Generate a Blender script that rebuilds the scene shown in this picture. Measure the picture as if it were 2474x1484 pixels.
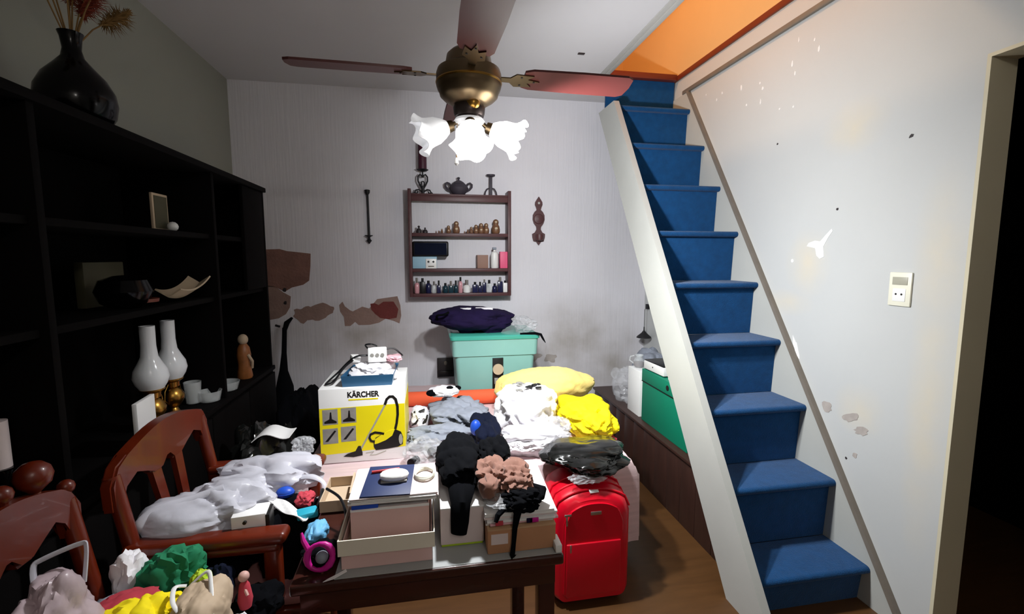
import bpy, bmesh, math, random
from mathutils import Vector, Matrix, noise
D = bpy.data
for o in list(D.objects): D.objects.remove(o, do_unlink=True)
scene = bpy.context.scene
COL = scene.collection
R = math.radians
V = Vector

# ------------------------------------------------------------------ camera
cam_data = D.cameras.new('camera'); cam = D.objects.new('camera', cam_data); COL.objects.link(cam)
cam.location = (0, 0, 1.45)
cam.rotation_euler = (R(90 - 6.2), 0, R(-10.3))
cam_data.sensor_width = 36; cam_data.sensor_fit = 'HORIZONTAL'
cam_data.lens = 16.297; cam_data.clip_start = 0.02
scene.camera = cam

# ------------------------------------------------------------------ world and lights
world = D.worlds.new('world'); scene.world = world; world.use_nodes = True
world.node_tree.nodes['Background'].inputs[0].default_value = (0.75, 0.8, 1, 1)
world.node_tree.nodes['Background'].inputs[1].default_value = 0.0

def lamp(name, kind, loc, energy, color, radius, direction=None, size=None, blend=None):
    l = D.lights.new(name, kind); l.energy = energy; l.color = color; l.shadow_soft_size = radius
    if kind == 'SPOT': l.spot_size = R(size); l.spot_blend = blend
    o = D.objects.new(name, l); COL.objects.link(o); o.location = loc
    if direction: o.rotation_euler = V(direction).to_track_quat('-Z', 'Y').to_euler()
    return o
# the two burning bulbs of the ceiling fan, shining out of the mouths of their glass shades
lamp('bulb_light', 'SPOT', (0.395, 1.735, 1.845), 102, (0.96, 0.98, 1.0), 0.035, (0.72, 0.62, -0.24), 178, 1.0)
lamp('bulb_light', 'SPOT', (0.155, 1.655, 1.775), 110, (0.96, 0.98, 1.0), 0.035, (0.25, 0.02, -0.95), 165, 0.9)
# added fill light, unseen behind the camera, brightening surfaces that face it
lamp('near_fill_light', 'POINT', (0.5, -0.95, 2.38), 17, (1.0, 0.95, 0.88), 0.05)
# the warm lamp of the loft above the stairs
lamp('loft_light', 'POINT', (0.35, 2.5, 3.75), 58, (1.0, 0.66, 0.36), 0.08)

vs = scene.view_settings
vs.view_transform = 'Standard'; vs.look = 'None'; vs.gamma = 1; vs.use_curve_mapping = False
vs.exposure = 0.0

# ------------------------------------------------------------------ materials
def lin(c):
    c /= 255
    return c / 12.92 if c <= 0.04045 else ((c + 0.055) / 1.055) ** 2.4
def rgb(c): return (lin(c[0]), lin(c[1]), lin(c[2]), 1)
MATS = {}
def M(name, c, rough=.6, metal=0, var=.1, vscale=9, bump=0, bscale=60, coat=0, sheen=0, trans=0, alpha=1, emit=0, stretch=None, ior=1.45, spec=.5):
    if name in MATS: return MATS[name]
    m = D.materials.new(name); m.use_nodes = True; nt = m.node_tree; N = nt.nodes; L = nt.links
    p = N['Principled BSDF']
    p.inputs['Roughness'].default_value = rough; p.inputs['Metallic'].default_value = metal
    p.inputs['Coat Weight'].default_value = coat; p.inputs['Sheen Weight'].default_value = sheen
    p.inputs['Transmission Weight'].default_value = trans; p.inputs['Alpha'].default_value = alpha; p.inputs['IOR'].default_value = ior
    p.inputs['Specular IOR Level'].default_value = spec
    tc = N.new('ShaderNodeTexCoord'); mp = N.new('ShaderNodeMapping'); L.new(tc.outputs['Object'], mp.inputs[0])
    if stretch: mp.inputs['Scale'].default_value = stretch
    nz = N.new('ShaderNodeTexNoise'); nz.inputs['Scale'].default_value = vscale; nz.inputs['Detail'].default_value = 5
    L.new(mp.outputs[0], nz.inputs['Vector'])
    mx = N.new('ShaderNodeMix'); mx.data_type = 'RGBA'
    b = rgb(c)
    mx.inputs[6].default_value = tuple(min(1, x * (1 - var * 1.5)) for x in b[:3]) + (1,)
    mx.inputs[7].default_value = tuple(min(1, x * (1 + var)) for x in b[:3]) + (1,)
    L.new(nz.outputs['Fac'], mx.inputs[0]); L.new(mx.outputs[2], p.inputs['Base Color'])
    if bump:
        n2 = N.new('ShaderNodeTexNoise'); n2.inputs['Scale'].default_value = bscale; n2.inputs['Detail'].default_value = 4
        L.new(mp.outputs[0], n2.inputs['Vector'])
        bp = N.new('ShaderNodeBump'); bp.inputs['Strength'].default_value = bump; bp.inputs['Distance'].default_value = .01
        L.new(n2.outputs['Fac'], bp.inputs['Height']); L.new(bp.outputs[0], p.inputs['Normal'])
    if emit:
        p.inputs['Emission Color'].default_value = rgb(c); p.inputs['Emission Strength'].default_value = emit
    MATS[name] = m; m['mix'] = mx.name
    return m

def stained(m, spots, color, scale=6, thresh=.5):
    """old damp stains with a shape of their own: noise inside a few ellipsoids of the wall"""
    nt = m.node_tree; N = nt.nodes; L = nt.links; p = N['Principled BSDF']
    src = p.inputs['Base Color'].links[0].from_socket
    tc = N.new('ShaderNodeTexCoord'); acc = None
    for (x, y, z, rx, ry, rz) in spots:
        mp = N.new('ShaderNodeMapping'); mp.vector_type = 'TEXTURE'
        mp.inputs['Location'].default_value = (x, y, z); mp.inputs['Scale'].default_value = (rx, ry, rz)
        L.new(tc.outputs['Object'], mp.inputs[0])
        g = N.new('ShaderNodeTexGradient'); g.gradient_type = 'SPHERICAL'; L.new(mp.outputs[0], g.inputs[0])
        if acc is None: acc = g.outputs['Fac']
        else:
            a = N.new('ShaderNodeMath'); a.operation = 'MAXIMUM'; L.new(acc, a.inputs[0]); L.new(g.outputs['Fac'], a.inputs[1]); acc = a.outputs[0]
    nz = N.new('ShaderNodeTexNoise'); nz.inputs['Scale'].default_value = scale; nz.inputs['Detail'].default_value = 8; L.new(tc.outputs['Object'], nz.inputs['Vector'])
    mu = N.new('ShaderNodeMath'); mu.operation = 'MULTIPLY'; L.new(acc, mu.inputs[0]); L.new(nz.outputs['Fac'], mu.inputs[1])
    mr = N.new('ShaderNodeMapRange'); mr.inputs['From Min'].default_value = .05; mr.inputs['From Max'].default_value = thresh; mr.inputs['To Max'].default_value = .75
    L.new(mu.outputs[0], mr.inputs[0])
    mx = N.new('ShaderNodeMix'); mx.data_type = 'RGBA'; mx.inputs[7].default_value = rgb(color)
    L.new(mr.outputs[0], mx.inputs[0]); L.new(src, mx.inputs[6]); L.new(mx.outputs[2], p.inputs['Base Color'])

def ribbed(m, scale, strength):
    nt = m.node_tree; N = nt.nodes; L = nt.links; p = N['Principled BSDF']
    tc = N.new('ShaderNodeTexCoord'); mp = N.new('ShaderNodeMapping'); mp.inputs['Scale'].default_value = (scale, 1, scale * .04)
    L.new(tc.outputs['Object'], mp.inputs[0])
    nz = N.new('ShaderNodeTexNoise'); nz.inputs['Scale'].default_value = 1; nz.inputs['Detail'].default_value = 3; L.new(mp.outputs[0], nz.inputs['Vector'])
    bp = N.new('ShaderNodeBump'); bp.inputs['Strength'].default_value = strength; bp.inputs['Distance'].default_value = .008
    L.new(nz.outputs['Fac'], bp.inputs['Height']); L.new(bp.outputs[0], p.inputs['Normal'])

M('wall_back', (224, 222, 228), .75, var=.05, vscale=3); ribbed(MATS['wall_back'], 75, .32)
stained(MATS['wall_back'], [(1.18, 3.62, .75, .75, .3, .5), (-.5, 3.62, .85, .9, .3, .35), (1.5, 3.62, .55, .4, .3, .6)], (150, 142, 130), 5, .6)
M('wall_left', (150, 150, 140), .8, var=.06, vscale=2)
M('wall_right', (190, 192, 191), .45, var=.05, vscale=1.6, bump=.04, bscale=5)
stained(MATS['wall_right'], [(1.795, 1.95, 1.42, .2, .16, .2), (1.795, 2.05, 1.22, .2, .18, .08), (1.795, 1.62, .8, .2, .14, .14), (1.795, 1.35, .9, .2, .10, .7), (1.795, 1.75, 2.0, .2, .2, .14), (1.795, 1.36, 1.45, .2, .12, .4)], (206, 196, 174), 9, .7)
M('ceiling', (208, 206, 209), .7, var=.05, vscale=2)
M('floor', (88, 58, 30), .4, var=.25, vscale=6, stretch=(1, 7, 1))
M('white_paint', (176, 177, 172), .5, var=.05, vscale=5)
M('jamb', (206, 198, 172), .6, var=.1, vscale=3)
M('loft_orange', (214, 174, 118), .7, var=.06, vscale=2)
M('red_wood', (112, 44, 26), .4, var=.2, vscale=6)
M('front_wall', (222, 220, 214), .8, var=.05)
M('hatch_trim', (176, 174, 170), .6, var=.06)
M('grey_trim', (116, 108, 98), .5, var=.15, vscale=14)
M('carpet', (8, 68, 118), .95, var=.22, vscale=26, bump=.5, bscale=260, sheen=.15, spec=.1)
M('dark_wood', (58, 36, 30), .45, var=.3, vscale=9, stretch=(6, 6, .6))
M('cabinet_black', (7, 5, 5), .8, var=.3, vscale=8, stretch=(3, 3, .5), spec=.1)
M('chair_wood', (98, 30, 8), .34, var=.3, vscale=7, stretch=(2, 2, .6), coat=.2)
M('desk_wood', (62, 30, 24), .25, var=.3, vscale=8, stretch=(.8, 6, 3), coat=.4)
M('fan_blade', (84, 36, 34), .42, var=.15, vscale=6)
M('bronze', (120, 102, 78), .38, 1, var=.15, vscale=8)
M('bronze_dark', (70, 60, 58), .35, .8, var=.15, vscale=8)
M('brass', (170, 128, 60), .3, 1, var=.15, vscale=10)
M('opal', (232, 236, 240), .18, var=.02, trans=.0)
M('lit_shade', (255, 253, 248), .3, var=.01, emit=14)
M('shade_glass', (246, 247, 250), .2, var=.02, emit=.35)
M('lit_shade_dim', (255, 253, 250), .2, var=.02, emit=4)
M('black_iron', (22, 20, 24), .5, var=.2)
M('shelf_wood', (84, 50, 52), .45, var=.25, vscale=10, stretch=(.5, 4, 4))
M('candle', (70, 24, 44), .5, var=.1)
M('pottery', (62, 56, 66), .6, var=.2, vscale=20)
M('doll_brown', (120, 84, 60), .45, var=.3, vscale=60)
M('doll_cream', (196, 178, 150), .45, var=.1)
M('doll_dark', (48, 42, 44), .5, var=.2)
M('black_plastic', (14, 14, 17), .35, var=.2)
M('black_shiny', (20, 21, 20), .18, var=.3, vscale=12)
M('navy', (10, 17, 38), .9, var=.3, vscale=20, spec=.2)
M('black_cloth', (5, 6, 10), .95, var=.3, vscale=20, spec=.1)
M('teal_plastic', (138, 190, 182), .32, var=.05)
M('teal_lid', (70, 168, 150), .3, var=.06)
M('purple_cloth', (26, 16, 52), .9, var=.4, vscale=18, spec=.2)
M('orange_foam', (236, 96, 56), .8, var=.06, vscale=15)
M('pale_yellow', (246, 218, 128), .9, var=.05, vscale=5, bump=.2, bscale=140, sheen=.2)
M('bright_yellow', (250, 226, 0), .8, var=.08, vscale=8)
M('white_cloth', (236, 234, 238), .9, var=.04, vscale=8, sheen=.1)
M('grey_cloth', (142, 148, 160), .9, var=.18, vscale=35)
M('pink_cloth', (226, 178, 186), .85, var=.1, vscale=12)
M('bed_cover', (222, 196, 198), .9, var=.16, vscale=14, stretch=(.25, 5, 5), bump=.25, bscale=120)
M('clear_bag', (230, 232, 236), .15, var=.05, alpha=.24)
M('white_bag', (214, 214, 224), .28, var=.1, vscale=9, alpha=.72, bump=.25, bscale=22)
M('pinkish_bag', (200, 180, 186), .3, var=.12, vscale=8, alpha=.85, bump=.25, bscale=22)
M('white_plastic', (232, 232, 230), .35, var=.03)
M('white_paper', (240, 239, 238), .7, var=.04, vscale=5)
M('box_white', (240, 240, 238), .45, var=.03)
M('box_yellow', (238, 222, 20), .4, var=.03)
M('print_grey', (150, 148, 142), .5, var=.25, vscale=30)
M('print_black', (18, 17, 17), .45, var=.1)
M('print_silver', (168, 166, 150), .4, var=.1)
M('shoebox_pink', (226, 188, 182), .6, var=.06, vscale=5)
M('shoebox_cream', (236, 228, 210), .6, var=.06, vscale=5)
M('paleboard', (222, 206, 204), .6, var=.05)
M('cardboard', (186, 134, 98), .75, var=.1, vscale=9)
M('cardboard_pale', (196, 158, 120), .75, var=.08)
M('notebook_navy', (26, 42, 84), .55, var=.15)
M('blue_plastic', (28, 78, 190), .4, var=.1)
M('blue_tray', (44, 92, 128), .35, var=.08)
M('red_plastic', (190, 24, 30), .4, var=.1)
M('suitcase_red', (208, 7, 36), .3, var=.08, vscale=4)
M('chrome', (190, 184, 180), .25, .9, var=.05)
M('green_board', (0, 124, 94), .55, var=.06, vscale=4)
M('brown_cloth', (130, 88, 72), .8, var=.2, vscale=14, sheen=.2)
M('green_cloth', (24, 122, 82), .85, var=.2, vscale=12)
M('lime_cloth', (176, 206, 44), .75, var=.1)
M('red_cloth', (190, 60, 74), .8, var=.15)
M('pink_seat', (190, 130, 128), .8, var=.08)
M('turquoise', (40, 164, 190), .5, var=.1)
M('light_blue', (104, 172, 214), .6, var=.1)
M('magenta', (196, 24, 140), .4, var=.1)
M('pink_card', (226, 90, 130), .5, var=.06)
M('kraft', (188, 166, 140), .7, var=.12, vscale=6)
M('ivory', (226, 224, 206), .4, var=.03)
M('plaster_brown', (150, 124, 114), .9, var=.18, vscale=14, bump=.4, bscale=60)
M('plaster_red', (112, 52, 48), .9, var=.15, vscale=14, bump=.4, bscale=60)
M('brick_brown', (136, 100, 90), .9, var=.25, vscale=10, bump=.5, bscale=50)
M('chip_grey', (168, 160, 154), .9, var=.2, vscale=30)
M('chip_white', (226, 227, 228), .8, var=.03)
M('dry_red', (128, 48, 26), .9, var=.4, vscale=20)
M('dry_straw', (126, 96, 52), .9, var=.3, vscale=20)
M('vase_black', (6, 5, 6), .15, var=.2, spec=.2)
M('pale_blue', (150, 188, 208), .5, var=.06)
M('box_brown', (146, 112, 98), .6, var=.08)
M('glass', (235, 240, 240), .05, var=.02, alpha=.3)
M('perfume_teal', (30, 58, 70), .15, var=.2)
M('perfume_rose', (206, 150, 158), .2, var=.1)
M('perfume_navy', (32, 34, 70), .2, var=.2)
M('amber', (150, 92, 48), .4, var=.4, vscale=30)
M('olive', (74, 70, 50), .7, var=.2)
M('skin_toy', (214, 170, 160), .5, var=.1)

# ------------------------------------------------------------------ builders
class B:
    def __init__(s): s.bm = bmesh.new()
    def _tx(s, vs, loc, rot):
        m = Matrix.Translation(V(loc))
        if rot: m = m @ (rot.to_matrix().to_4x4() if hasattr(rot, 'to_matrix') else Matrix.Rotation(rot, 4, 'Z'))
        bmesh.ops.transform(s.bm, matrix=m, verts=vs)
    def box(s, lo, hi, bev=0, rot=None, seg=2):
        lo = V(lo); hi = V(hi); c = (lo + hi) / 2; d = hi - lo
        r = bmesh.ops.create_cube(s.bm, size=1); vs_ = r['verts']
        for v in vs_: v.co = V((v.co.x * d.x, v.co.y * d.y, v.co.z * d.z))
        if bev:
            es = list({e for v in vs_ for e in v.link_edges})
            r2 = bmesh.ops.bevel(s.bm, geom=es, offset=min(bev, min(d) * .49), segments=seg, affect='EDGES', profile=.5)
            vs_ = list({v for f in r2['faces'] for v in f.verts} | {v for v in vs_ if v.is_valid})
        s._tx(vs_, c, rot)
        return s
    def tube(s, pts, r, seg=8, cap=True, flat=None):
        """sweep along pts; r number or list; flat = (k, axis) squashes the section"""
        pts = [V(p) for p in pts]; n = len(pts)
        rs = r if isinstance(r, (list, tuple)) else [r] * n
        rings = []; up = None
        for i, p in enumerate(pts):
            t = (pts[min(i + 1, n - 1)] - pts[max(i - 1, 0)])
            if t.length < 1e-9: t = V((0, 0, 1))
            t.normalize()
            if up is None:
                up = V((0, 0, 1)) if abs(t.z) < .9 else V((1, 0, 0))
            a = t.cross(up); 
            if a.length < 1e-6: a = t.orthogonal()
            a.normalize(); b = a.cross(t).normalized(); up = b
            k = flat or 1
            rings.append([s.bm.verts.new(p + (a * math.cos(q) + b * math.sin(q) * k) * rs[i]) for q in [2 * math.pi * j / seg for j in range(seg)]])
        for i in range(n - 1):
            for j in range(seg):
                s.bm.faces.new((rings[i][j], rings[i][(j + 1) % seg], rings[i + 1][(j + 1) % seg], rings[i + 1][j]))
        if cap:
            s.bm.faces.new(rings[0][::-1]); s.bm.faces.new(rings[-1])
        return s
    def cyl(s, a, b, r0, r1=None, seg=20): return s.tube([a, b], [r0, r0 if r1 is None else r1], seg)
    def lathe(s, prof, c, seg=24, axis=None, wave=None):
        """prof: (r, h) list around axis through c"""
        c = V(c); q = V(axis).to_track_quat('Z', 'Y').to_matrix() if axis else Matrix.Identity(3)
        rings = []
        for (r, h) in prof:
            ring = []
            for j in range(seg):
                an = 2 * math.pi * j / seg; rr = r; hh = h
                if wave: rr, hh = wave(r, h, an)
                ring.append(s.bm.verts.new(c + q @ V((max(rr, 1e-4) * math.cos(an), max(rr, 1e-4) * math.sin(an), hh))))
            rings.append(ring)
        for i in range(len(rings) - 1):
            for j in range(seg):
                s.bm.faces.new((rings[i][j], rings[i][(j + 1) % seg], rings[i + 1][(j + 1) % seg], rings[i + 1][j]))
        s.bm.faces.new(rings[0][::-1]); s.bm.faces.new(rings[-1])
        return s
    def prism(s, outline, plane, d0, d1):
        """extrude a 2D outline; plane 'xz' (along y), 'yz' (along x), 'xy' (along z)"""
        def mk(u, v, d): return {'xz': (u, d, v), 'yz': (d, u, v), 'xy': (u, v, d)}[plane]
        a = [s.bm.verts.new(mk(u, v, d0)) for u, v in outline]; b = [s.bm.verts.new(mk(u, v, d1)) for u, v in outline]
        n = len(a)
        s.bm.faces.new(a); s.bm.faces.new(b[::-1])
        for i in range(n): s.bm.faces.new((a[i], b[i], b[(i + 1) % n], a[(i + 1) % n]))
        return s
    def band(s, outer, inner, plane, d0, d1):
        """closed ring between two outlines of equal length"""
        def mk(u, v, d): return {'xz': (u, d, v), 'yz': (d, u, v), 'xy': (u, v, d)}[plane]
        O = [[s.bm.verts.new(mk(u, v, d)) for u, v in outer] for d in (d0, d1)]
        I = [[s.bm.verts.new(mk(u, v, d)) for u, v in inner] for d in (d0, d1)]
        n = len(outer)
        for i in range(n):
            k = (i + 1) % n
            for q in ((O[0][i], O[0][k], O[1][k], O[1][i]), (I[0][i], I[1][i], I[1][k], I[0][k]), (O[0][i], I[0][i], I[0][k], O[0][k]), (O[1][i], O[1][k], I[1][k], I[1][i])): s.bm.faces.new(q)
        return s
    def sphere(s, c, r, sub=3, scale=(1, 1, 1)):
        q = bmesh.ops.create_icosphere(s.bm, subdivisions=sub, radius=1)
        for v in q['verts']: v.co = V((v.co.x * r * scale[0], v.co.y * r * scale[1], v.co.z * r * scale[2])) + V(c)
        return s
    def lump(s, lo, hi, seed=0, fold=.25, freq=5, axis=(1, .3, .2), sub=5, power=2.6, rot=0, flat=True, rough=.18, wild=2.2):
        """crumpled cloth filling the box lo..hi: a soft block, folds running across it, flat underneath"""
        lo = V(lo); hi = V(hi); c = (lo + hi) / 2; h = (hi - lo) / 2
        q = bmesh.ops.create_icosphere(s.bm, subdivisions=sub, radius=1); off = V((seed * 3.7, seed * 1.3, seed * 2.1)); ax = V(axis).normalized()
        for v in q['verts']:
            d = v.co.normalized()
            k = (abs(d.x) ** power + abs(d.y) ** power + abs(d.z) ** power) ** (-1 / power)
            w = noise.noise(d * 1.3 + off); w2 = noise.noise(d * 2.3 - off * 1.7)
            qn = V((d.x * h.x, d.y * h.y, d.z * h.z)) * (k / max(h))
            r1 = abs(math.sin(freq * qn.dot(ax) * 1.7 + wild * w * 1.3 + .8 * w2))
            r2 = 1 - abs(noise.noise(d * freq * .55 + off + V((w, w2, 0)) * .8)) * 2
            f = 1 + rough * w * 1.4 + fold * (.55 * r1 ** .7 + .45 * r2 - .6) + .04 * noise.noise(d * 9 + off)
            p = V((d.x * h.x, d.y * h.y, d.z * h.z)) * k * min(f, 1.25)
            v.co = p
        zs = -h.z
        m = Matrix.Rotation(rot, 3, 'Z')
        for v in q['verts']:
            if flat and v.co.z < zs * .82: v.co.z = zs
            v.co.z = max(v.co.z, zs) if flat else v.co.z
            v.co = m @ v.co + c
        return s
    def sheet(s, f, nu, nv, th=.004):
        """thin solid from a surface function f(u, v) -> point, u and v in 0..1"""
        P = [[V(f(i / nu, j / nv)) for j in range(nv + 1)] for i in range(nu + 1)]
        T = []; U = []
        for i in range(nu + 1):
            T.append([]); U.append([])
            for j in range(nv + 1):
                a = P[min(i + 1, nu)][j] - P[max(i - 1, 0)][j]; b = P[i][min(j + 1, nv)] - P[i][max(j - 1, 0)]
                n = a.cross(b); n = n.normalized() if n.length > 1e-9 else V((0, 0, 1))
                T[i].append(s.bm.verts.new(P[i][j] + n * th / 2)); U[i].append(s.bm.verts.new(P[i][j] - n * th / 2))
        for i in range(nu):
            for j in range(nv):
                s.bm.faces.new((T[i][j], T[i + 1][j], T[i + 1][j + 1], T[i][j + 1])); s.bm.faces.new((U[i][j], U[i][j + 1], U[i + 1][j + 1], U[i + 1][j]))
        for i in range(nu):
            for j in (0, nv): s.bm.faces.new((T[i][j], U[i][j], U[i + 1][j], T[i + 1][j]))
        for j in range(nv):
            for i in (0, nu): s.bm.faces.new((T[i][j], T[i][j + 1], U[i][j + 1], U[i][j]))
        return s
    def make(s, name, mat, parent=None, smooth=True, angle=40, origin=None):
        bmesh.ops.recalc_face_normals(s.bm, faces=s.bm.faces)
        me = D.meshes.new(name)
        if parent is None:
            if origin is None:
                zs = min(v.co.z for v in s.bm.verts); xs = [v.co.x for v in s.bm.verts]; ys = [v.co.y for v in s.bm.verts]
                origin = ((min(xs) + max(xs)) / 2, (min(ys) + max(ys)) / 2, zs)
            bmesh.ops.translate(s.bm, verts=s.bm.verts, vec=-V(origin))
        s.bm.to_mesh(me); s.bm.free()
        me.materials.append(MATS[mat])
        if smooth:
            me.shade_smooth(); me.set_sharp_from_angle(angle=R(angle))
        o = D.objects.new(name, me); COL.objects.link(o)
        if parent is None: o.location = origin
        else:
            o.parent = parent
            if parent.parent is None: o.matrix_parent_inverse = Matrix.Translation(-parent.location)
        return o

def tag(o, label, cat, group=None):
    o['label'] = label; o['category'] = cat
    if group: o['group'] = group
    return o
def thing(name, label, cat, loc, group=None):
    o = D.objects.new(name, None); COL.objects.link(o); o.location = loc; o.empty_display_size = .05
    return tag(o, label, cat, group)
def struct(o): o['kind'] = 'structure'; return o
def rbox(name, lo, hi, mat, parent=None, bev=.003, rot=None): return B().box(lo, hi, bev, rot).make(name, mat, parent)
def wobble(cx, cy, rx, ry, seed, n=26, amp=.35, rot=0):
    out = []
    for i in range(n):
        a = 2 * math.pi * i / n; k = 1 + amp * noise.noise(V((math.cos(a) * 1.6 + seed * 5.1, math.sin(a) * 1.6, seed))) * 1.6 + amp * .35 * noise.noise(V((math.cos(a) * 6, math.sin(a) * 6 + seed, 3)))
        x = rx * k * math.cos(a); y = ry * k * math.sin(a)
        out.append((cx + x * math.cos(rot) - y * math.sin(rot), cy + x * math.sin(rot) + y * math.cos(rot)))
    return out
def arc(cx, cy, r, a0, a1, n=10, ry=None):
    ry = r if ry is None else ry
    return [(cx + r * math.cos(R(a0 + (a1 - a0) * i / n)), cy + ry * math.sin(R(a0 + (a1 - a0) * i / n))) for i in range(n + 1)]
def text_mesh(name, body, size, mat, loc, rot, parent, width=None, bold=0, depth=.0004):
    cu = D.curves.new(name, 'FONT'); cu.body = body; cu.size = size; cu.align_x = 'CENTER'; cu.align_y = 'CENTER'; cu.offset = bold; cu.extrude = depth
    t = D.objects.new(name + '_src', cu); COL.objects.link(t)
    dg = bpy.context.evaluated_depsgraph_get(); dg.update()
    me = D.meshes.new_from_object(t.evaluated_get(dg)); D.objects.remove(t, do_unlink=True)
    xs = [v.co.x for v in me.vertices]; k = (width / (max(xs) - min(xs))) if width else 1
    m = Matrix.Translation(V(loc)) @ rot.to_matrix().to_4x4() @ Matrix.Diagonal((k, 1, 1, 1))
    me.transform(m); me.materials.clear(); me.materials.append(MATS[mat]); me.name = name
    o = D.objects.new(name, me); COL.objects.link(o); o.parent = parent
    if parent.parent is None: o.matrix_parent_inverse = Matrix.Translation(-parent.location)
    return o
from mathutils import Euler

# ------------------------------------------------------------------ the room
CEIL = 2.66; XL = -1.33; XR = 1.795; YB = 3.625; YF = -1.5
struct(B().box((XL - .1, YF - .1, -.1), (3.2, YB + .1, 0)).make('floor', 'floor', smooth=False))
wb = struct(B().box((XL - .1, YB, 0), (XR + .15, YB + .12, CEIL)).make('wall_back', 'wall_back', smooth=False, origin=(0, 0, 0)))
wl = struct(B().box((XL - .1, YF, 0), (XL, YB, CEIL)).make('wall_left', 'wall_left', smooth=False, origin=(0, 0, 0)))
struct(B().box((XL - .1, YF - .1, 0), (3.2, YF, CEIL)).make('wall_front', 'front_wall', smooth=False))
DY0, DY1, DZ = .42, 1.275, 2.10     # doorway in the right wall
wr = struct(B().box((XR, DY1, 0), (XR + .1, YB, 2.70)).box((XR, DY0, DZ), (XR + .1, DY1, 2.70)).box((XR, YF, 0), (XR + .1, DY0, 2.70)).make('wall_right', 'wall_right', smooth=False, origin=(0, 0, 0)))
# doorway lining, and passage walls coloured black to stand for the unlit room behind
dn = struct(B().box((XR - .003, DY1 - .012, 0), (XR + .105, DY1, DZ)).box((XR - .003, DY0, 0), (XR + .105, DY0 + .012, DZ)).box((XR - .003, DY0 + .012, DZ - .012), (XR + .105, DY1 - .012, DZ)).make('door_1', 'jamb', smooth=False))
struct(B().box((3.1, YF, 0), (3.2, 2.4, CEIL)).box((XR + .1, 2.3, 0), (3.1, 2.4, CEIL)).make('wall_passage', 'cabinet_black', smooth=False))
# ceiling with the stair hatch
HX, HY0, HY1 = 1.21, 1.62, 3.262
struct(B().box((XL - .1, YF - .1, CEIL), (HX, YB + .12, 2.735)).box((HX, YF - .1, CEIL), (3.2, HY0, 2.735)).box((HX, HY1, CEIL), (XR, YB + .12, 2.735)).make('ceiling', 'ceiling', smooth=False))
struct(B().box((HX - .055, HY0 - .05, CEIL - .008), (HX - .001, HY1 + .03, CEIL - .0005), .002).box((HX - .03, HY0 - .05, CEIL - .016), (HX - .0005, HY1, CEIL - .007), .002).make('trim_1', 'hatch_trim'))
struct(B().box((XR - .018, 1.3, 2.575), (XR - .0005, HY1 - .14, 2.602), .004).make('trim_2', 'grey_trim'))
struct(B().box((XR - .014, .6, 2.70), (XR - .0005, 4.2, 2.735), .003).make('trim_3', 'red_wood'))
# loft over the ceiling
struct(B().box((XR, .5, 2.70), (XR + .1, 4.3, 4.95)).make('wall_loft_right', 'loft_orange', smooth=False))
struct(B().box((-.3, 4.2, 2.735), (XR, 4.3, 4.95)).make('wall_loft_back', 'loft_orange', smooth=False))
struct(B().box((-.4, .5, 2.735), (-.3, 4.3, 4.95)).make('wall_loft_left', 'loft_orange', smooth=False))
struct(B().box((-.3, .5, 2.735), (XR, .6, 4.95)).make('wall_loft_front', 'loft_orange', smooth=False))
struct(B().box((-.4, .5, 4.95), (XR + .1, 4.3, 5.0)).make('ceiling_loft', 'loft_orange', smooth=False))

# damage on the walls: bare plaster where the paper came away
def patch(parent, outline, plane, d0, d1, mat, name='bare_patch'): return B().prism(outline, plane, d0, d1).make(name, mat, parent, smooth=False)
f0, f1 = YB - .002, YB + .002
patch(wb, [(-1.2, 1.50), (-1.05, 1.505), (-1.0, 1.49), (-.95, 1.485), (-.84, 1.472), (-.845, 1.38), (-.858, 1.275), (-.90, 1.245), (-.98, 1.225), (-1.03, 1.195), (-1.09, 1.23), (-1.2, 1.24)], 'xz', f0, f1, 'brick_brown')
patch(wb, [(-1.2, 1.25), (-1.09, 1.232), (-1.04, 1.19), (-.99, 1.16), (-1.0, 1.08), (-1.03, 1.03), (-1.08, 1.0), (-1.2, .98)], 'xz', f0, f1, 'plaster_brown')
patch(wb, wobble(-.90, 1.03, .075, .06, 3), 'xz', f0, f1, 'plaster_brown'); patch(wb, wobble(-.80, 1.04, .10, .055, 7, rot=.2), 'xz', f0 - .0004, f1, 'plaster_brown')
patch(wb, [(-.655, 1.09), (-.63, 1.115), (-.615, 1.08), (-.58, 1.05), (-.56, 1.04), (-.52, 1.06), (-.49, 1.075), (-.44, 1.06), (-.38, 1.13), (-.23, 1.15), (-.21, 1.08), (-.205, 1.0), (-.22, .94), (-.26, .96), (-.32, .98), (-.37, .95), (-.44, .935), (-.52, .935), (-.545, .96), (-.58, .93), (-.62, .93), (-.625, 1.0), (-.65, 1.04)], 'xz', f0, f1, 'plaster_brown')
patch(wb, [(-.43, 1.095), (-.40, 1.1), (-.37, 1.085), (-.335, 1.11), (-.26, 1.11), (-.225, 1.05), (-.24, .985), (-.30, .975), (-.36, .985), (-.40, 1.02), (-.425, 1.05)], 'xz', f0 - .0008, f1, 'plaster_red')
patch(wb, wobble(.98, .62, .05, .035, 11), 'xz', f0, f1, 'chip_grey'); patch(wb, wobble(.80, .65, .10, .04, 12), 'xz', f0, f1, 'chip_grey')
for (x, z, r) in [(-1.03, 1.21, .014), (-1.03, 1.115, .012)]: patch(wb, wobble(x, z, r, r, x * 9, 12), 'xz', f0 - .001, f1, 'doll_dark', 'wall_hole')
g0, g1 = XR - .0015, XR + .002
patch(wr, [(1.945, 1.515), (1.955, 1.50), (1.905, 1.49), (1.895, 1.455), (1.875, 1.44), (1.852, 1.45), (1.86, 1.495), (1.838, 1.535), (1.815, 1.565), (1.822, 1.575), (1.85, 1.55), (1.88, 1.52), (1.91, 1.525)], 'yz', g0, g1, 'chip_white', 'paint_chip')
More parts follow.
